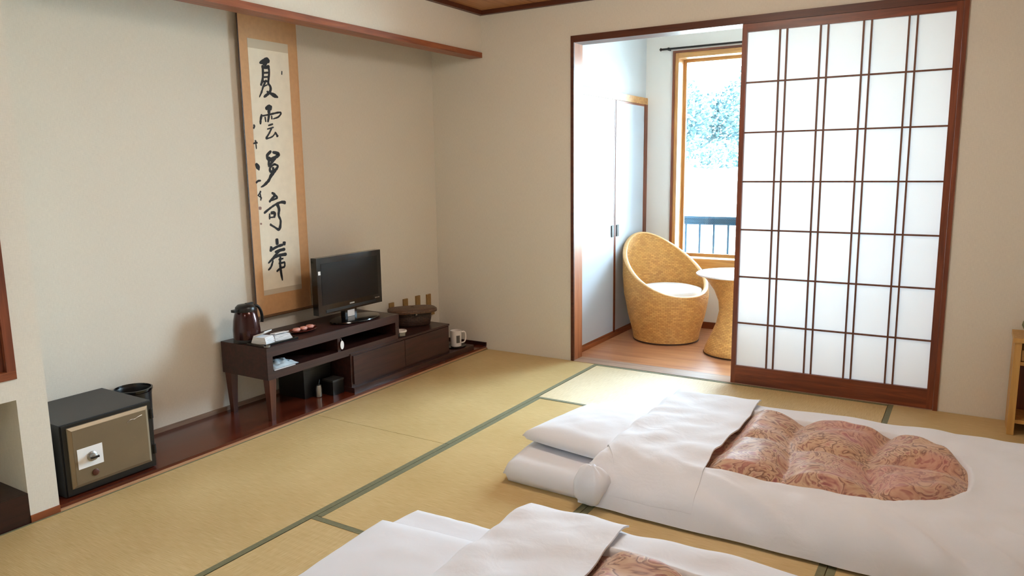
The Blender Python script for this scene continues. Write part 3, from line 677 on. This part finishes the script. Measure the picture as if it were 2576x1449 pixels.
# ---------------------------------------------------------------- waste bin beside the safe
wb = thing('waste_bin', 'black rounded waste bin tucked behind the safe', 'bin', (-.335, -2.585, TB))
wc = (-.330, -2.568, TB)
obj('bin_body', lathe([(.064, 0), (.070, .004), (.080, .27), (.084, .29), (.080, .292), (.076, .28), (.066, .012), (.004, .010)], wc, 32), M['black'], wb, True)
obj('bin_rim', lathe([(.084, .285), (.087, .290), (.087, .300), (.080, .302), (.078, .292)], wc, 32, cap0=False, cap1=False), M['gloss_black'], wb, True)

# ---------------------------------------------------------------- hanging scroll
xs = D_T+.028
sc = thing('hanging_scroll', 'tall tan hanging scroll with black brush calligraphy', 'scroll', (xs, -1.54, .50))
y0, y1, z0, z1 = -1.748, -1.335, .512, 2.26
obj('silk_mount', bx(xs, xs+.0012, y0, y1, z0, z1), M['silk'], sc)
py0, py1, pz0, pz1 = -1.688, -1.402, .632, 2.066
obj('paper_sheet', bx(xs+.0012, xs+.0020, py0, py1, pz0, pz1), M['scrollpaper'], sc)
obj('paper_band', bx(xs+.0020, xs+.0024, py0, py1, pz1-.05, pz1), M['scrollband'], sc); obj('paper_band', bx(xs+.0020, xs+.0024, py0, py1, pz0, pz0+.03), M['scrollband'], sc)
obj('mount_edge', bx(xs-.0005, xs+.0020, y0-.003, y0+.004, z0, z1), M['rod'], sc); obj('mount_edge', bx(xs-.0005, xs+.0020, y1-.004, y1+.003, z0, z1), M['silk'], sc)
obj('lower_roller', tube([(xs, y0-.022, z0-.004), (xs, y1+.022, z0-.004)], .009, 14), M['rodlight'], sc, True)
obj('upper_stave', tube([(xs, y0-.004, z1), (xs, y1+.004, z1)], .008, 10), M['rod'], sc, True)
obj('hanging_cord', tube([(xs-.001, y0+.1, z1+.006), (D_T+.004, (y0+y1)/2, z1+.16), (xs-.001, y1-.1, z1+.006)], .002, 6), M['rod'], sc)
# brush characters traced stroke by stroke on the paper
def strokes(name, lst, ox, oy, s, mat='ink'):
    b = B(); xz = xs+.0026; idx = 0
    for st_ in lst:
        pts = [un(ox+p[0]/s, oy+p[1]/s, 0, xz) for p in st_]; wd = [p[2] for p in st_]
        P = [Vector((p.y, p.z)) for p in pts]; m = max(10, 6*(len(P)-1))
        cp = curve_pts([Vector((p.x, p.y, w_*.62/s*.00272)) for p, w_ in zip(P, wd)], m) if len(P) > 1 else []
        L, R = [], []
        for i, q in enumerate(cp):
            t_ = (cp[min(i+1, m)]-cp[max(i-1, 0)]); t_ = Vector((t_.x, t_.y)).normalized() if t_.length > 1e-9 else Vector((1, 0)); n_ = Vector((-t_.y, t_.x))
            r_ = max(.0009, q.z*(.9+.25*N(q.x*90, q.y*90, idx)))
            if i in (0, m): r_ *= .55
            h = xz+idx*.00002
            L.append(b.verts.new((h, q.x+n_.x*r_, q.y+n_.y*r_))); R.append(b.verts.new((h, q.x-n_.x*r_, q.y-n_.y*r_)))
        for i in range(m): b.faces.new((L[i], L[i+1], R[i+1], R[i]))
        idx += 1
    return obj(name, b, M[mat], sc)
ZA_ = (600, 120, 4.828); ZB_ = (600, 380, 4.26)
strokes('brush_character', [
    [(252, 186, 14), (300, 170, 46), (345, 156, 52), (378, 172, 30)], [(330, 165, 52), (312, 222, 44)],
    [(292, 210, 30), (297, 300, 24), (292, 390, 24), (270, 462, 22)], [(358, 210, 34), (372, 290, 24), (366, 370, 24), (360, 440, 22)],
    [(296, 242, 30), (366, 236, 30)], [(298, 306, 18), (368, 302, 18)], [(298, 358, 16), (366, 354, 16)], [(296, 410, 16), (360, 408, 18)],
    [(338, 390, 20), (302, 468, 20), (280, 540, 18), (252, 604, 10)], [(352, 425, 22), (388, 478, 26), (378, 540, 26), (306, 602, 22)],
    [(306, 470, 12), (352, 450, 12)], [(340, 530, 16), (390, 556, 26), (430, 578, 42), (482, 604, 14)]], *ZA_)
strokes('brush_character', [
    [(326, 745, 26), (368, 724, 48), (406, 738, 40)], [(372, 738, 40), (368, 800, 28)], [(284, 808, 24), (270, 870, 24), (266, 932, 20)],
    [(282, 830, 14), (400, 806, 18), (495, 786, 18), (514, 802, 18), (482, 842, 16), (418, 866, 12)], [(372, 792, 30), (366, 850, 26), (356, 906, 20)],
    [(322, 838, 18), (332, 902, 16)], [(402, 822, 16), (406, 872, 16)], [(360, 946, 14), (420, 926, 18)], [(346, 990, 12), (428, 966, 16)],
    [(404, 976, 18), (372, 1040, 18), (332, 1108, 20)], [(332, 1108, 18), (400, 1086, 14), (432, 1058, 14), (452, 1022, 16)], [(446, 1026, 18), (478, 1084, 28)]], *ZA_)
strokes('brush_character', [
    [(352, -2, 22), (308, 48, 28), (330, 92, 30), (398, 66, 30), (430, 30, 28), (362, 12, 22)], [(330, 60, 34), (322, 156, 24)], [(400, 70, 24), (352, 128, 22), (318, 168, 16)],
    [(392, 136, 18), (342, 172, 20), (344, 222, 24), (398, 200, 24), (420, 160, 20), (382, 138, 16)], [(370, 170, 22), (372, 214, 26)],
    [(402, 196, 30), (350, 262, 30), (322, 318, 26), (272, 368, 20), (238, 388, 8)]], *ZB_)
strokes('brush_character', [
    [(354, 446, 16), (388, 470, 26), (352, 520, 22), (328, 548, 18)], [(386, 468, 20), (414, 500, 20), (350, 532, 14)],
    [(272, 668, 22), (342, 610, 18), (402, 570, 20), (460, 548, 24), (508, 554, 30)], [(412, 562, 34), (434, 622, 30), (430, 690, 24), (452, 750, 22), (436, 838, 26), (382, 812, 16), (336, 784, 22)],
    [(334, 668, 14), (334, 734, 16)], [(344, 664, 26), (388, 664, 26), (382, 716, 24)], [(340, 712, 12), (382, 708, 14)]], *ZB_)
strokes('brush_character', [
    [(410, 936, 32), (416, 1006, 30)], [(352, 1020, 26), (344, 1080, 26)], [(344, 1064, 22), (420, 1022, 24), (482, 1002, 22)], [(490, 968, 34), (490, 1012, 28)],
    [(388, 1084, 20), (450, 1062, 28), (502, 1050, 26)], [(318, 1204, 14), (370, 1152, 22), (430, 1120, 26), (518, 1104, 30)], [(450, 1062, 20), (402, 1108, 20), (340, 1182, 18)],
    [(372, 1168, 16), (350, 1240, 20), (318, 1278, 14)], [(428, 1164, 14), (482, 1150, 16)], [(430, 1206, 16), (500, 1190, 18)], [(408, 1292, 18), (450, 1256, 18), (498, 1240, 20)], [(496, 1190, 16), (496, 1240, 16)],
    [(450, 1132, 26), (446, 1200, 22), (456, 1300, 24), (472, 1388, 16)]], *ZB_)
for zz, marks in ((ZA_, ([[(184, 932, 14), (192, 955, 20), (182, 985, 16)]], [[(178, 1164, 12), (232, 1152, 20)], [(206, 1122, 20), (212, 1170, 14), (218, 1232, 10)]], [[(527, 282, 12), (525, 330, 12)]])),
                  (ZB_, ([[(184, 132, 20), (205, 165, 40), (222, 208, 14)]], [[(188, 344, 14), (208, 322, 18), (242, 316, 12)]], [[(208, 482, 10), (240, 428, 16)], [(228, 440, 12), (240, 500, 14), (238, 532, 10)], [(204, 472, 10), (252, 506, 12)]]))):
    for mk in marks: strokes('signature_mark', mk, *zz)
for mk in ([(232, 596, 28), (232, 630, 28)], [(242, 770, 18), (242, 790, 18)]): strokes('seal_mark', [mk], *ZB_, mat='seal')

# ================================================================== BEDDING
def slab(name, x0, x1, y0, y1, z0, z1, mat, parent, rnd=.05, step=.02, wr=.006, puff=.01, seed=0, rot=0, piv=None, corner=.10, **k):
    """soft rounded slab: rounded-corner plan, bulging sides, slightly wrinkled top"""
    b = B(); nx, ny = int((x1-x0)/step), int((y1-y0)/step); cx, cy = (x0+x1)/2, (y0+y1)/2
    hx, hy = (x1-x0)/2, (y1-y0)/2; V = {}
    pv = piv or (cx, cy); cs, sn = math.cos(rot), math.sin(rot)
    def plan(u, v):
        # square -> rounded square
        e = 1-corner*(u*u*v*v)
        return cx+hx*u*e, cy+hy*v*e
    for side in (1, -1):
        for i in range(nx+1):
            for j in range(ny+1):
                u, v = -1+2*i/nx, -1+2*j/ny
                if side < 0 and (i in (0, nx) or j in (0, ny)): V[(side, i, j)] = V[(1, i, j)]; continue
                x, y = plan(u, v); d = min((1-abs(u))*hx, (1-abs(v))*hy)
                q = min(1, d/rnd); prof = math.sqrt(max(0, 1-(1-q)**2))
                mid = z0+(z1-z0)*.42
                if side > 0:
                    z = mid+(z1-mid)*prof+(puff*(1-u*u)*(1-v*v)+wr*(N(x*9+seed, y*9)+.6*N(x*21, y*17+seed)))*prof
                else:
                    z = mid-(mid-z0)*min(1, prof*1.15)
                xx, yy = x-pv[0], y-pv[1]
                V[(side, i, j)] = b.verts.new((pv[0]+xx*cs-yy*sn, pv[1]+xx*sn+yy*cs, z))
        for i in range(nx):
            for j in range(ny):
                f = (V[(side, i, j)], V[(side, i+1, j)], V[(side, i+1, j+1)], V[(side, i, j+1)])
                b.faces.new(f if side > 0 else f[::-1])
    return obj(name, b, mat, parent, True, sharp=180, **k)

def bedding(tagl, MX0, MX1, MY0, MY1, CX0, CX1, CY0, CY1, FX, OX1, OY0, OY1, prot, pcx, pcy, psx, psy, seed, lab):
    # mattress
    mt_ = thing('futon_mattress', lab[0], 'futon', ((MX0+MX1)/2, (MY0+MY1)/2, .0015), 'futon mattresses on the tatami')
    slab('padding', MX0, MX1, MY0, MY1, .0015, .100, M['mattress'], mt_, .06, .022, .004, .008, seed, corner=.045)
    # pillow
    pl = thing('pillow', lab[1], 'pillow', (pcx, pcy, .108), 'pillows under the turned-down covers')
    slab('pillowcase', pcx-psx/2, pcx+psx/2, pcy-psy/2, pcy+psy/2, .114, .180, M['pillow'], pl, .10, .016, .004, .022, seed+3, prot, corner=.03)
    # quilt with its windowed cover
    cf = thing('quilt', lab[2], 'quilt', ((CX0+CX1)/2, (CY0+CY1)/2, .004), 'paisley quilts in white windowed covers')
    def smooth_edge(d, wdt): 
        q = max(0, min(1, d/wdt)); return math.sqrt(max(0, 1-(1-q)**2.2))
    yc = (OY0+OY1)/2; xa = FX-.10
    def sdf(x, y):
        # window: straight sides, round foot end (negative inside)
        hy = (OY1-OY0)/2; rr = hy*.92
        xx = max(0, x-(OX1-rr*1.05))/1.05; yy = abs(y-yc)
        if xx > 0: d = (abs(xx/rr)**2.3+abs(yy/hy)**2.3)**(1/2.3)*hy-hy
        else: d = yy-hy
        return max(d, xa-x)
    def H(x, y):
        n_, f_ = y-CY0, CY1-y
        e = min(smooth_edge(n_, .24), smooth_edge(f_, .16), .25+.75*smooth_edge(x-CX0, .07), smooth_edge(CX1-x, .12))
        z = .012+.172*e
        # rises over the pillow
        z += .022*math.exp(-(((x-(CX0+.02))/.22)**2))*sstep(0, .25, n_)*sstep(0, .2, f_)
        side = 1-smooth_edge(n_, .34)
        z += (.014*N(x*3.2+y*5+seed, y*4-x*1.5)+.010*N(x*8-y*6, y*9+seed))*(.35+.65*e)*min(1, e*2)
        # slanting pull folds down the near side
        z += side*min(1, n_/.06)*.115*(.32-abs(N(x*5.6+y*8.5+seed, y*2.4-x*.8))*1.5)*(1 if n_ > 0 else 0)
        return z
    st_ = .0085; nx, ny = int((CX1-CX0)/st_), int((CY1-CY0)/st_)
    def tuft(x, y):
        lx = [FX-.05, FX+.245, FX+.565, OX1+.02]; z = 0
        yy = yc+.02*math.sin(x*9)
        dy = abs(y-yy); px_ = 1.0
        for i_, l in enumerate(lx): px_ *= 1-math.exp(-((abs(x-(l+.03*math.sin(y*7+i_)))+.004)/.050)**1.25)
        return .062*px_*sstep(FX-.03, FX+.07, x)*(.40+.60*(1-math.exp(-((dy+.004)/.055)**1.25)))
    b = B(); V = [[None]*(ny+1) for _ in range(nx+1)]
    for i in range(nx+1):
        for j in range(ny+1):
            x, y = CX0+(CX1-CX0)*i/nx, CY0+(CY1-CY0)*j/ny; s_ = sdf(x, y)
            z = H(x, y)
            if s_ < 0: z -= .07*sstep(0, .03, -s_)
            z += .006*math.exp(-(s_/.02)**2)
            wob = .012*N(x*7+seed, 3.3)*(1 if j == 0 else 0)
            V[i][j] = b.verts.new((x, y+wob, max(z, .004 if s_ > 0 else .006)))
    for i in range(nx):
        for j in range(ny): b.faces.new((V[i][j], V[i+1][j], V[i+1][j+1], V[i][j+1]))
    cv = obj('cover', b, M['sheet'], cf, True, sharp=180)
    b = B(); q0, q1, r0, r1 = xa-.02, OX1+.05, OY0-.05, OY1+.05; st2 = .010; nx, ny = int((q1-q0)/st2), int((r1-r0)/st2)
    V = [[None]*(ny+1) for _ in range(nx+1)]
    for i in range(nx+1):
        for j in range(ny+1):
            x, y = q0+(q1-q0)*i/nx, r0+(r1-r0)*j/ny; s_ = sdf(x, y)
            z = H(x, y)-.020+tuft(x, y)*sstep(-.012, .05, -s_)+.006*N(x*14, y*14, seed)-.03*sstep(.0, .03, s_)
            V[i][j] = b.verts.new((x, y, z))
    for i in range(nx):
        for j in range(ny): b.faces.new((V[i][j], V[i+1][j], V[i+1][j+1], V[i][j+1]))
    obj('paisley_panel', b, M['quilt'], cf, True, sharp=180)
    # turned-down flap at the head end
    b = B(); f0, f1, g0, g1 = CX0+.004, FX, CY0+.012, CY1-.10; nx, ny = 44, 70; top, bot = [], []
    for i in range(nx+1):
        ra, rb = [], []
        for j in range(ny+1):
            u, v = i/nx, j/ny; fs = f0+.13*(1-sstep(.02, .26, v)); x = fs+(f1-fs)*u; y = g0+(g1-g0)*v
            x += .008*math.sin(v*9+seed)*u
            lf = sstep(.10, .30, y-CY0); z = H(x, y)+.0025+.003*lf+(.010*u**3+.006*N(x*10, y*8, seed+9))*lf
            z += .022*max(0, u-.75)*4*max(0, v-.85)*6*.6
            ra.append(b.verts.new((x, y, z+.0005+.0035*lf))); rb.append(b.verts.new((x, y, z-.003)))
        top.append(ra); bot.append(rb)
    for i in range(nx):
        for j in range(ny):
            b.faces.new((top[i][j], top[i+1][j], top[i+1][j+1], top[i][j+1])); b.faces.new((bot[i][j], bot[i][j+1], bot[i+1][j+1], bot[i+1][j]))
    for i in range(nx):
        for j_ in (0, ny): b.faces.new((top[i][j_], bot[i][j_], bot[i+1][j_], top[i+1][j_]))
    for j in range(ny):
        for i_ in (0, nx): b.faces.new((top[i_][j], top[i_][j+1], bot[i_][j+1], bot[i_][j]))
    obj('turned_flap', b, M['sheet'], cf, True, sharp=70)
    # bunched corner hanging at the head end
    b = B(); n = 28; m = 16; c = Vector((CX0+.050, CY0+.025, .094)); rings = []
    for j in range(1, m):
        ph = -PI/2+PI*j/m; ring = []
        for i in range(n):
            a = 2*PI*i/n; d = Vector((math.cos(a)*math.cos(ph), math.sin(a)*math.cos(ph), math.sin(ph)))
            r_ = 1+.22*N(a*1.6, ph*1.2+seed, 1.3)+.10*math.sin(5*a)*math.cos(ph)
            ring.append(c+Vector((d.x*.078*r_, d.y*.060*r_, d.z*(.080+.012*(d.z < 0))*(1 if d.z < 0 else r_)*.98)))
        rings.append(ring)
    ring_loft(b, rings); obj('bunched_corner', b, M['sheet'], cf, True, sharp=180)

bedding('far', 1.352, 3.38, -2.005, -.96, 1.775, 3.50, -2.02, -.80, 2.232, 3.115, -1.82, -1.085, math.radians(-9), 1.655, -1.545, .50, .56, 1.7,
        ('white sheeted futon mattress laid out nearest the shoji door', 'white pillow on the futon nearest the shoji door', 'rose paisley quilt in white windowed cover nearest the shoji door'))
bedding('near', 1.300, 3.33, -3.53, -2.475, 1.765, 3.45, -3.58, -2.335, 2.180, 3.06, -3.36, -2.60, math.radians(4), 1.640, -3.00, .48, .56, 8.4,
        ('white sheeted futon mattress laid out away from the shoji door', 'white pillow on the futon away from the shoji door', 'rose paisley quilt in white windowed cover away from the shoji door'))

# ================================================================== SUNROOM FURNITURE
ch = thing('wicker_chair', 'round honey wicker tub chair with slanted rim in the sunroom', 'chair', (1.05, .95, 0.0005))
cc = Vector((1.055, .955, 0.0005)); dd = Vector((.80, -.60, 0))       # facing direction
def chair_r(z):
    pts = ((0, .250), (.06, .258), (.20, .296), (.36, .325), (.50, .322), (.65, .302), (.82, .262))
    for (a, ra), (b_, rb) in zip(pts, pts[1:]):
        if z <= b_: return ra+(rb-ra)*(z-a)/(b_-a)
    return pts[-1][1]
def rim_z(co):                                                        # co = cosine to the facing direction
    t_ = (1-co)/2; return .372+.43*(t_**1.15)
def chair_pt(a, z, off=0.0):
    r_ = chair_r(z)-off; lean = -dd*.13*max(0, (z-.30)/.5)**1.4
    return cc+Vector((math.cos(a)*r_, math.sin(a)*r_, z))+lean
n, m = 96, 30; a0 = math.atan2(dd.y, dd.x)
for nm, off in (('outer_weave', 0), ('inner_weave', .030)):
    G, U = [], []
    for i in range(n):
        a = 2*PI*i/n; zr = rim_z(math.cos(a-a0)); z_lo = 0.0 if off == 0 else .20
        G.append([chair_pt(a, z_lo+(zr-z_lo)*j/m, off) for j in range(m+1)]); U.append([(a*.30, z_lo+(zr-z_lo)*j/m) for j in range(m+1)])
    surf(nm, G, U, M['wicker'], ch, True)
b = B(); rings = []
for i in range(n):
    a = 2*PI*i/n; zr = rim_z(math.cos(a-a0)); p, q = chair_pt(a, zr), chair_pt(a, zr, .030); c = (p+q)/2; o_ = (p-q).normalized()
    rings.append([c+o_*.017*math.cos(2*PI*k/10)+Vector((0, 0, .009*math.sin(2*PI*k/10))) for k in range(10)])
rings.append(rings[0]); ring_loft(b, rings, False, False); bmesh.ops.remove_doubles(b, verts=b.verts[:], dist=1e-5); obj('rim', b, M['cane'], ch, True)
obj('foot_ring', lathe([(.245, 0), (.253, .002), (.254, .010), (.250, .014)], cc, 64), M['rod'], ch, True)
obj('seat_base', lathe([(.02, .30), (.285, .30), (.285, .315), (.02, .318)], cc, 48), M['wicker'], ch)
cu = thing('seat_cushion', 'round white seat cushion lying in the wicker chair', 'cushion', cc+Vector((.03, -.02, .32)))
obj('pad', lathe([(.10, 0), (.22, .004), (.258, .025), (.264, .055), (.248, .085), (.19, .102), (.05, .110)], cc+Vector((.022, -.016, .3195)), 48), M['cushion'], cu, True)
tb = thing('wicker_table', 'round wicker pedestal table with white glass top in the sunroom', 'table', (1.66, .74, .0005))
tc_ = Vector((1.665, .750, .0005))
prof = [(.225, 0), (.232, .01), (.222, .05), (.186, .13), (.150, .22), (.132, .31), (.138, .38), (.170, .46), (.225, .535), (.262, .570)]
G, U = [], []
for i in range(64):
    a = 2*PI*i/64; G.append([tc_+Vector((r_*math.cos(a), r_*math.sin(a), z)) for r_, z in prof]); U.append([(a*.2, z*1.15) for r_, z in prof])
surf('pedestal', G, U, M['wicker'], tb, True)
obj('foot_ring', lathe([(.226, 0), (.234, .002), (.236, .008), (.230, .012)], tc_, 48), M['rod'], tb, True)
obj('glass_top', lathe([(.296, .5705), (.300, .573), (.300, .580), (.296, .583), (.02, .583)], tc_, 64), M['ceramic'], tb, True)

# ================================================================== SIDE STAND AT THE RIGHT WALL
sd = thing('side_stand', 'pale oak side stand with small top drawer beside the right wall', 'stand', (3.45, -.13, .0015))
O = M['oak']; q0, q1, r0, r1, zt = 3.266, 3.64, -.245, -.02, .492
obj('side_panel', bx(q0, q0+.030, r0, r1, .0015, zt-.022), O, sd, bevel=.003); obj('side_panel', bx(q1-.030, q1, r0, r1, .0015, zt-.022), O, sd, bevel=.003)
obj('top_board', bx(q0-.006, q1+.006, r0-.008, r1, zt-.022, zt), O, sd, bevel=.003)
obj('shelf_board', bx(q0+.030, q1-.030, r0+.012, r1, .355, .373), O, sd, bevel=.002)
obj('shelf_board', bx(q0+.030, q1-.030, r0+.012, r1, .060, .078), O, sd, bevel=.002)
obj('back_panel', bx(q0+.030, q1-.030, r1-.012, r1, .078, .47), M['redwood_z'], sd)
dw = obj('drawer', bx(q0+.034, q1-.034, r0+.020, r1-.02, .376, .430), O, sd, bevel=.002); obj('drawer_pull', bx(3.43, 3.48, r0+.008, r0+.020, .395, .405), M['darkmetal'], dw)
vs_ = thing('pottery_bowl', 'small olive pottery bowl on the side stand', 'bowl', (3.345, -.12, zt+.001))
obj('bowl_foot', lathe([(.024, 0), (.026, .002), (.030, .016), (.026, .018)], (3.348, -.14, zt+.0005), 24), M['ceramic'], vs_, True)
obj('bowl_body', lathe([(.026, .017), (.046, .026), (.056, .048), (.052, .066), (.047, .066), (.048, .046), (.02, .026)], (3.348, -.14, zt+.0005), 28), M['green'], vs_, True)

# ================================================================== OUTSIDE
rl = thing('balcony_railing', 'blue-grey balcony railing with mesh band and thin bars', 'railing', (1.7, 2.0, .1))
obj('top_rail', bx(-.6, 4.2, 1.985, 2.015, .872, .892), M['railblue'], rl); obj('band_rail', bx(-.6, 4.2, 1.990, 2.010, .818, .828), M['railblue'], rl); obj('bottom_rail', bx(-.6, 4.2, 1.990, 2.010, .12, .14), M['railblue'], rl)
b0 = None
for k in range(37):
    x = -.55+.127*k
    if b0 is None: b0 = obj('bar', bx(x-.008, x+.008, 1.993, 2.007, .14, .818), M['railblue'], rl)
    else: same(b0, (x, 2.0, .14), rl)
b = B()
for k in range(260):
    x = -.6+k*.0185
    for s in (-1, 1):
        p, q = (x, .828), (x+.044, .872)
        if s < 0: p, q = (x, .872), (x+.044, .828)
        vv = [b.verts.new((p[0]-.005, 2.0+s*.001, p[1])), b.verts.new((p[0]+.005, 2.0+s*.001, p[1])), b.verts.new((q[0]+.005, 2.0+s*.001, q[1])), b.verts.new((q[0]-.005, 2.0+s*.001, q[1]))]; b.faces.new(vv)
obj('mesh_band', b, M['railblue'], rl, kind='stuff')
obj('band_panel', bx(-.6, 4.2, 2.004, 2.008, .828, .872), M['railpanel'], rl)
for x in (-.6, 1.0-1.5, 4.2): pass
st('floor_balcony', bx(-1.2, 4.8, YO, 2.10, -.28, -.08), M['concrete'], 'pale concrete balcony slab outside the sunroom')
# opposite bank
b = B(); nx, ny = 60, 44; V = []
for i in range(nx+1):
    row = []
    for j in range(ny+1):
        x = -34+68*i/nx; y = 4+66*j/ny
        z = -4.2+2.0*sstep(18, 24, y)+3.4*sstep(23, 30, y)+4*sstep(30, 60, y)+.35*N(x*.35, y*.35)
        row.append(b.verts.new((x, y, z)))
    V.append(row)
for i in range(nx):
    for j in range(ny): b.faces.new((V[i][j], V[i+1][j], V[i+1][j+1], V[i][j+1]))
def bank_z(x, y): return -4.2+2.0*sstep(18, 24, y)+3.4*sstep(23, 30, y)+4*sstep(30, 60, y)+.35*N(x*.35, y*.35)
st('ground', b, M['gravel'], 'pale gravel river bank rising beyond the balcony', smooth=True)
random.seed(21)
for k, (x, y, r_) in enumerate(((-8.5, 28.2, 1.0), (-5.6, 27.9, .9), (-7.1, 25.6, .8), (-9.6, 25.4, .9), (-4.4, 25.6, .9), (-2.6, 28.2, 1.0), (-11.6, 28.2, 1.0), (-1.4, 25.4, .9), (.6, 28.0, 1.0))):
    b = B(); bmesh.ops.create_icosphere(b, subdivisions=3, radius=1.0)
    z = bank_z(x, y)
    for v in b.verts:
        n_ = 1+.28*N(v.co.x*1.3+k*3, v.co.y*1.3, v.co.z*1.3)
        v.co = Vector((x+v.co.x*r_*n_*1.25, y+v.co.y*r_*n_, z+.18*r_+v.co.z*r_*n_*.62))
    obj('boulder', b, M['rock'], None, True, label='pale rounded boulder on the far river bank', cat='boulder', group='boulders on the far bank', sharp=50)
def tree(x, y, h, cr, mat, lab, seed):
    random.seed(seed); z = bank_z(x, y)
    t_ = thing('broadleaf_tree', lab, 'tree', (x, y, z-.1), 'trees on the far bank')
    obj('trunk', tube([(x, y, z-.2), (x+.1, y, z+h*.3), (x-.05, y+.1, z+h*.62)], [.16, .12, .05], 8), M['bark'], t_, True)
    b = B()
    for k in range(2600):
        d = Vector((random.gauss(0, 1), random.gauss(0, 1), random.gauss(0, 1))).normalized()
        r_ = random.random()**.4*(1+.35*N(d.x*2+seed, d.y*2, d.z*2))
        c = Vector((x+d.x*cr*r_, y+d.y*cr*r_, z+h*.58+d.z*h*.44*r_)); s = random.uniform(.07, .15)
        u_ = Vector((random.gauss(0, 1), random.gauss(0, 1), random.gauss(0, .6))).normalized(); w2 = u_.orthogonal().normalized()
        b.faces.new([b.verts.new(c+u_*s), b.verts.new(c+w2*s*.6), b.verts.new(c-u_*s), b.verts.new(c-w2*s*.6)])
    obj('foliage', b, mat, t_, kind='stuff')
random.seed(5); b = B()
for k in range(14000):
    c = Vector((random.uniform(-17, 5), random.uniform(39.5, 43), 0)); c.z = bank_z(c.x, c.y)+random.random()**.8*(3.3+1.0*N(c.x*.5, 2.0)); s = random.uniform(.1, .2)
    u_ = Vector((random.gauss(0, 1), random.gauss(0, 1), random.gauss(0, .6))).normalized(); w2 = u_.orthogonal().normalized()
    b.faces.new([b.verts.new(c+u_*s), b.verts.new(c+w2*s*.6), b.verts.new(c-u_*s), b.verts.new(c-w2*s*.6)])
for k in range(7000):
    c = Vector((random.uniform(-17, 5), random.uniform(29.3, 30.2), 0)); c.z = bank_z(c.x, c.y)+random.random()*(1.1+.9*N(c.x*.8, 7.0)); s = random.uniform(.06, .14)
    u_ = Vector((random.gauss(0, 1), random.gauss(0, 1), random.gauss(0, .6))).normalized(); w2 = u_.orthogonal().normalized()
    b.faces.new([b.verts.new(c+u_*s), b.verts.new(c+w2*s*.6), b.verts.new(c-u_*s), b.verts.new(c-w2*s*.6)])
obj('bushes', b, M['leaf'], None, label='dense pale green undergrowth behind the trees on the far bank', cat='bushes', kind='stuff')
tl = ('bushy blue-green tree standing on the far river bank', 'looser grey-green tree standing on the far river bank')
for k, (x, y, h, cr, q) in enumerate(((-9.6, 32.4, 4.4, 1.42, 0), (-5.7, 32.2, 4.6, 1.42, 1), (-1.8, 32.4, 4.5, 1.42, 0), (-13.5, 32.6, 4.6, 1.42, 1), (2.1, 32.5, 4.5, 1.42, 1), (-11.7, 37.2, 4.4, 1.5, 0), (-7.6, 37.0, 4.6, 1.5, 0), (-3.5, 37.2, 4.4, 1.5, 1), (.6, 37.1, 4.5, 1.5, 0))):
    tree(x, y, h, cr, M['leaf' if q == 0 else 'leaf2'], tl[q], 40+k)
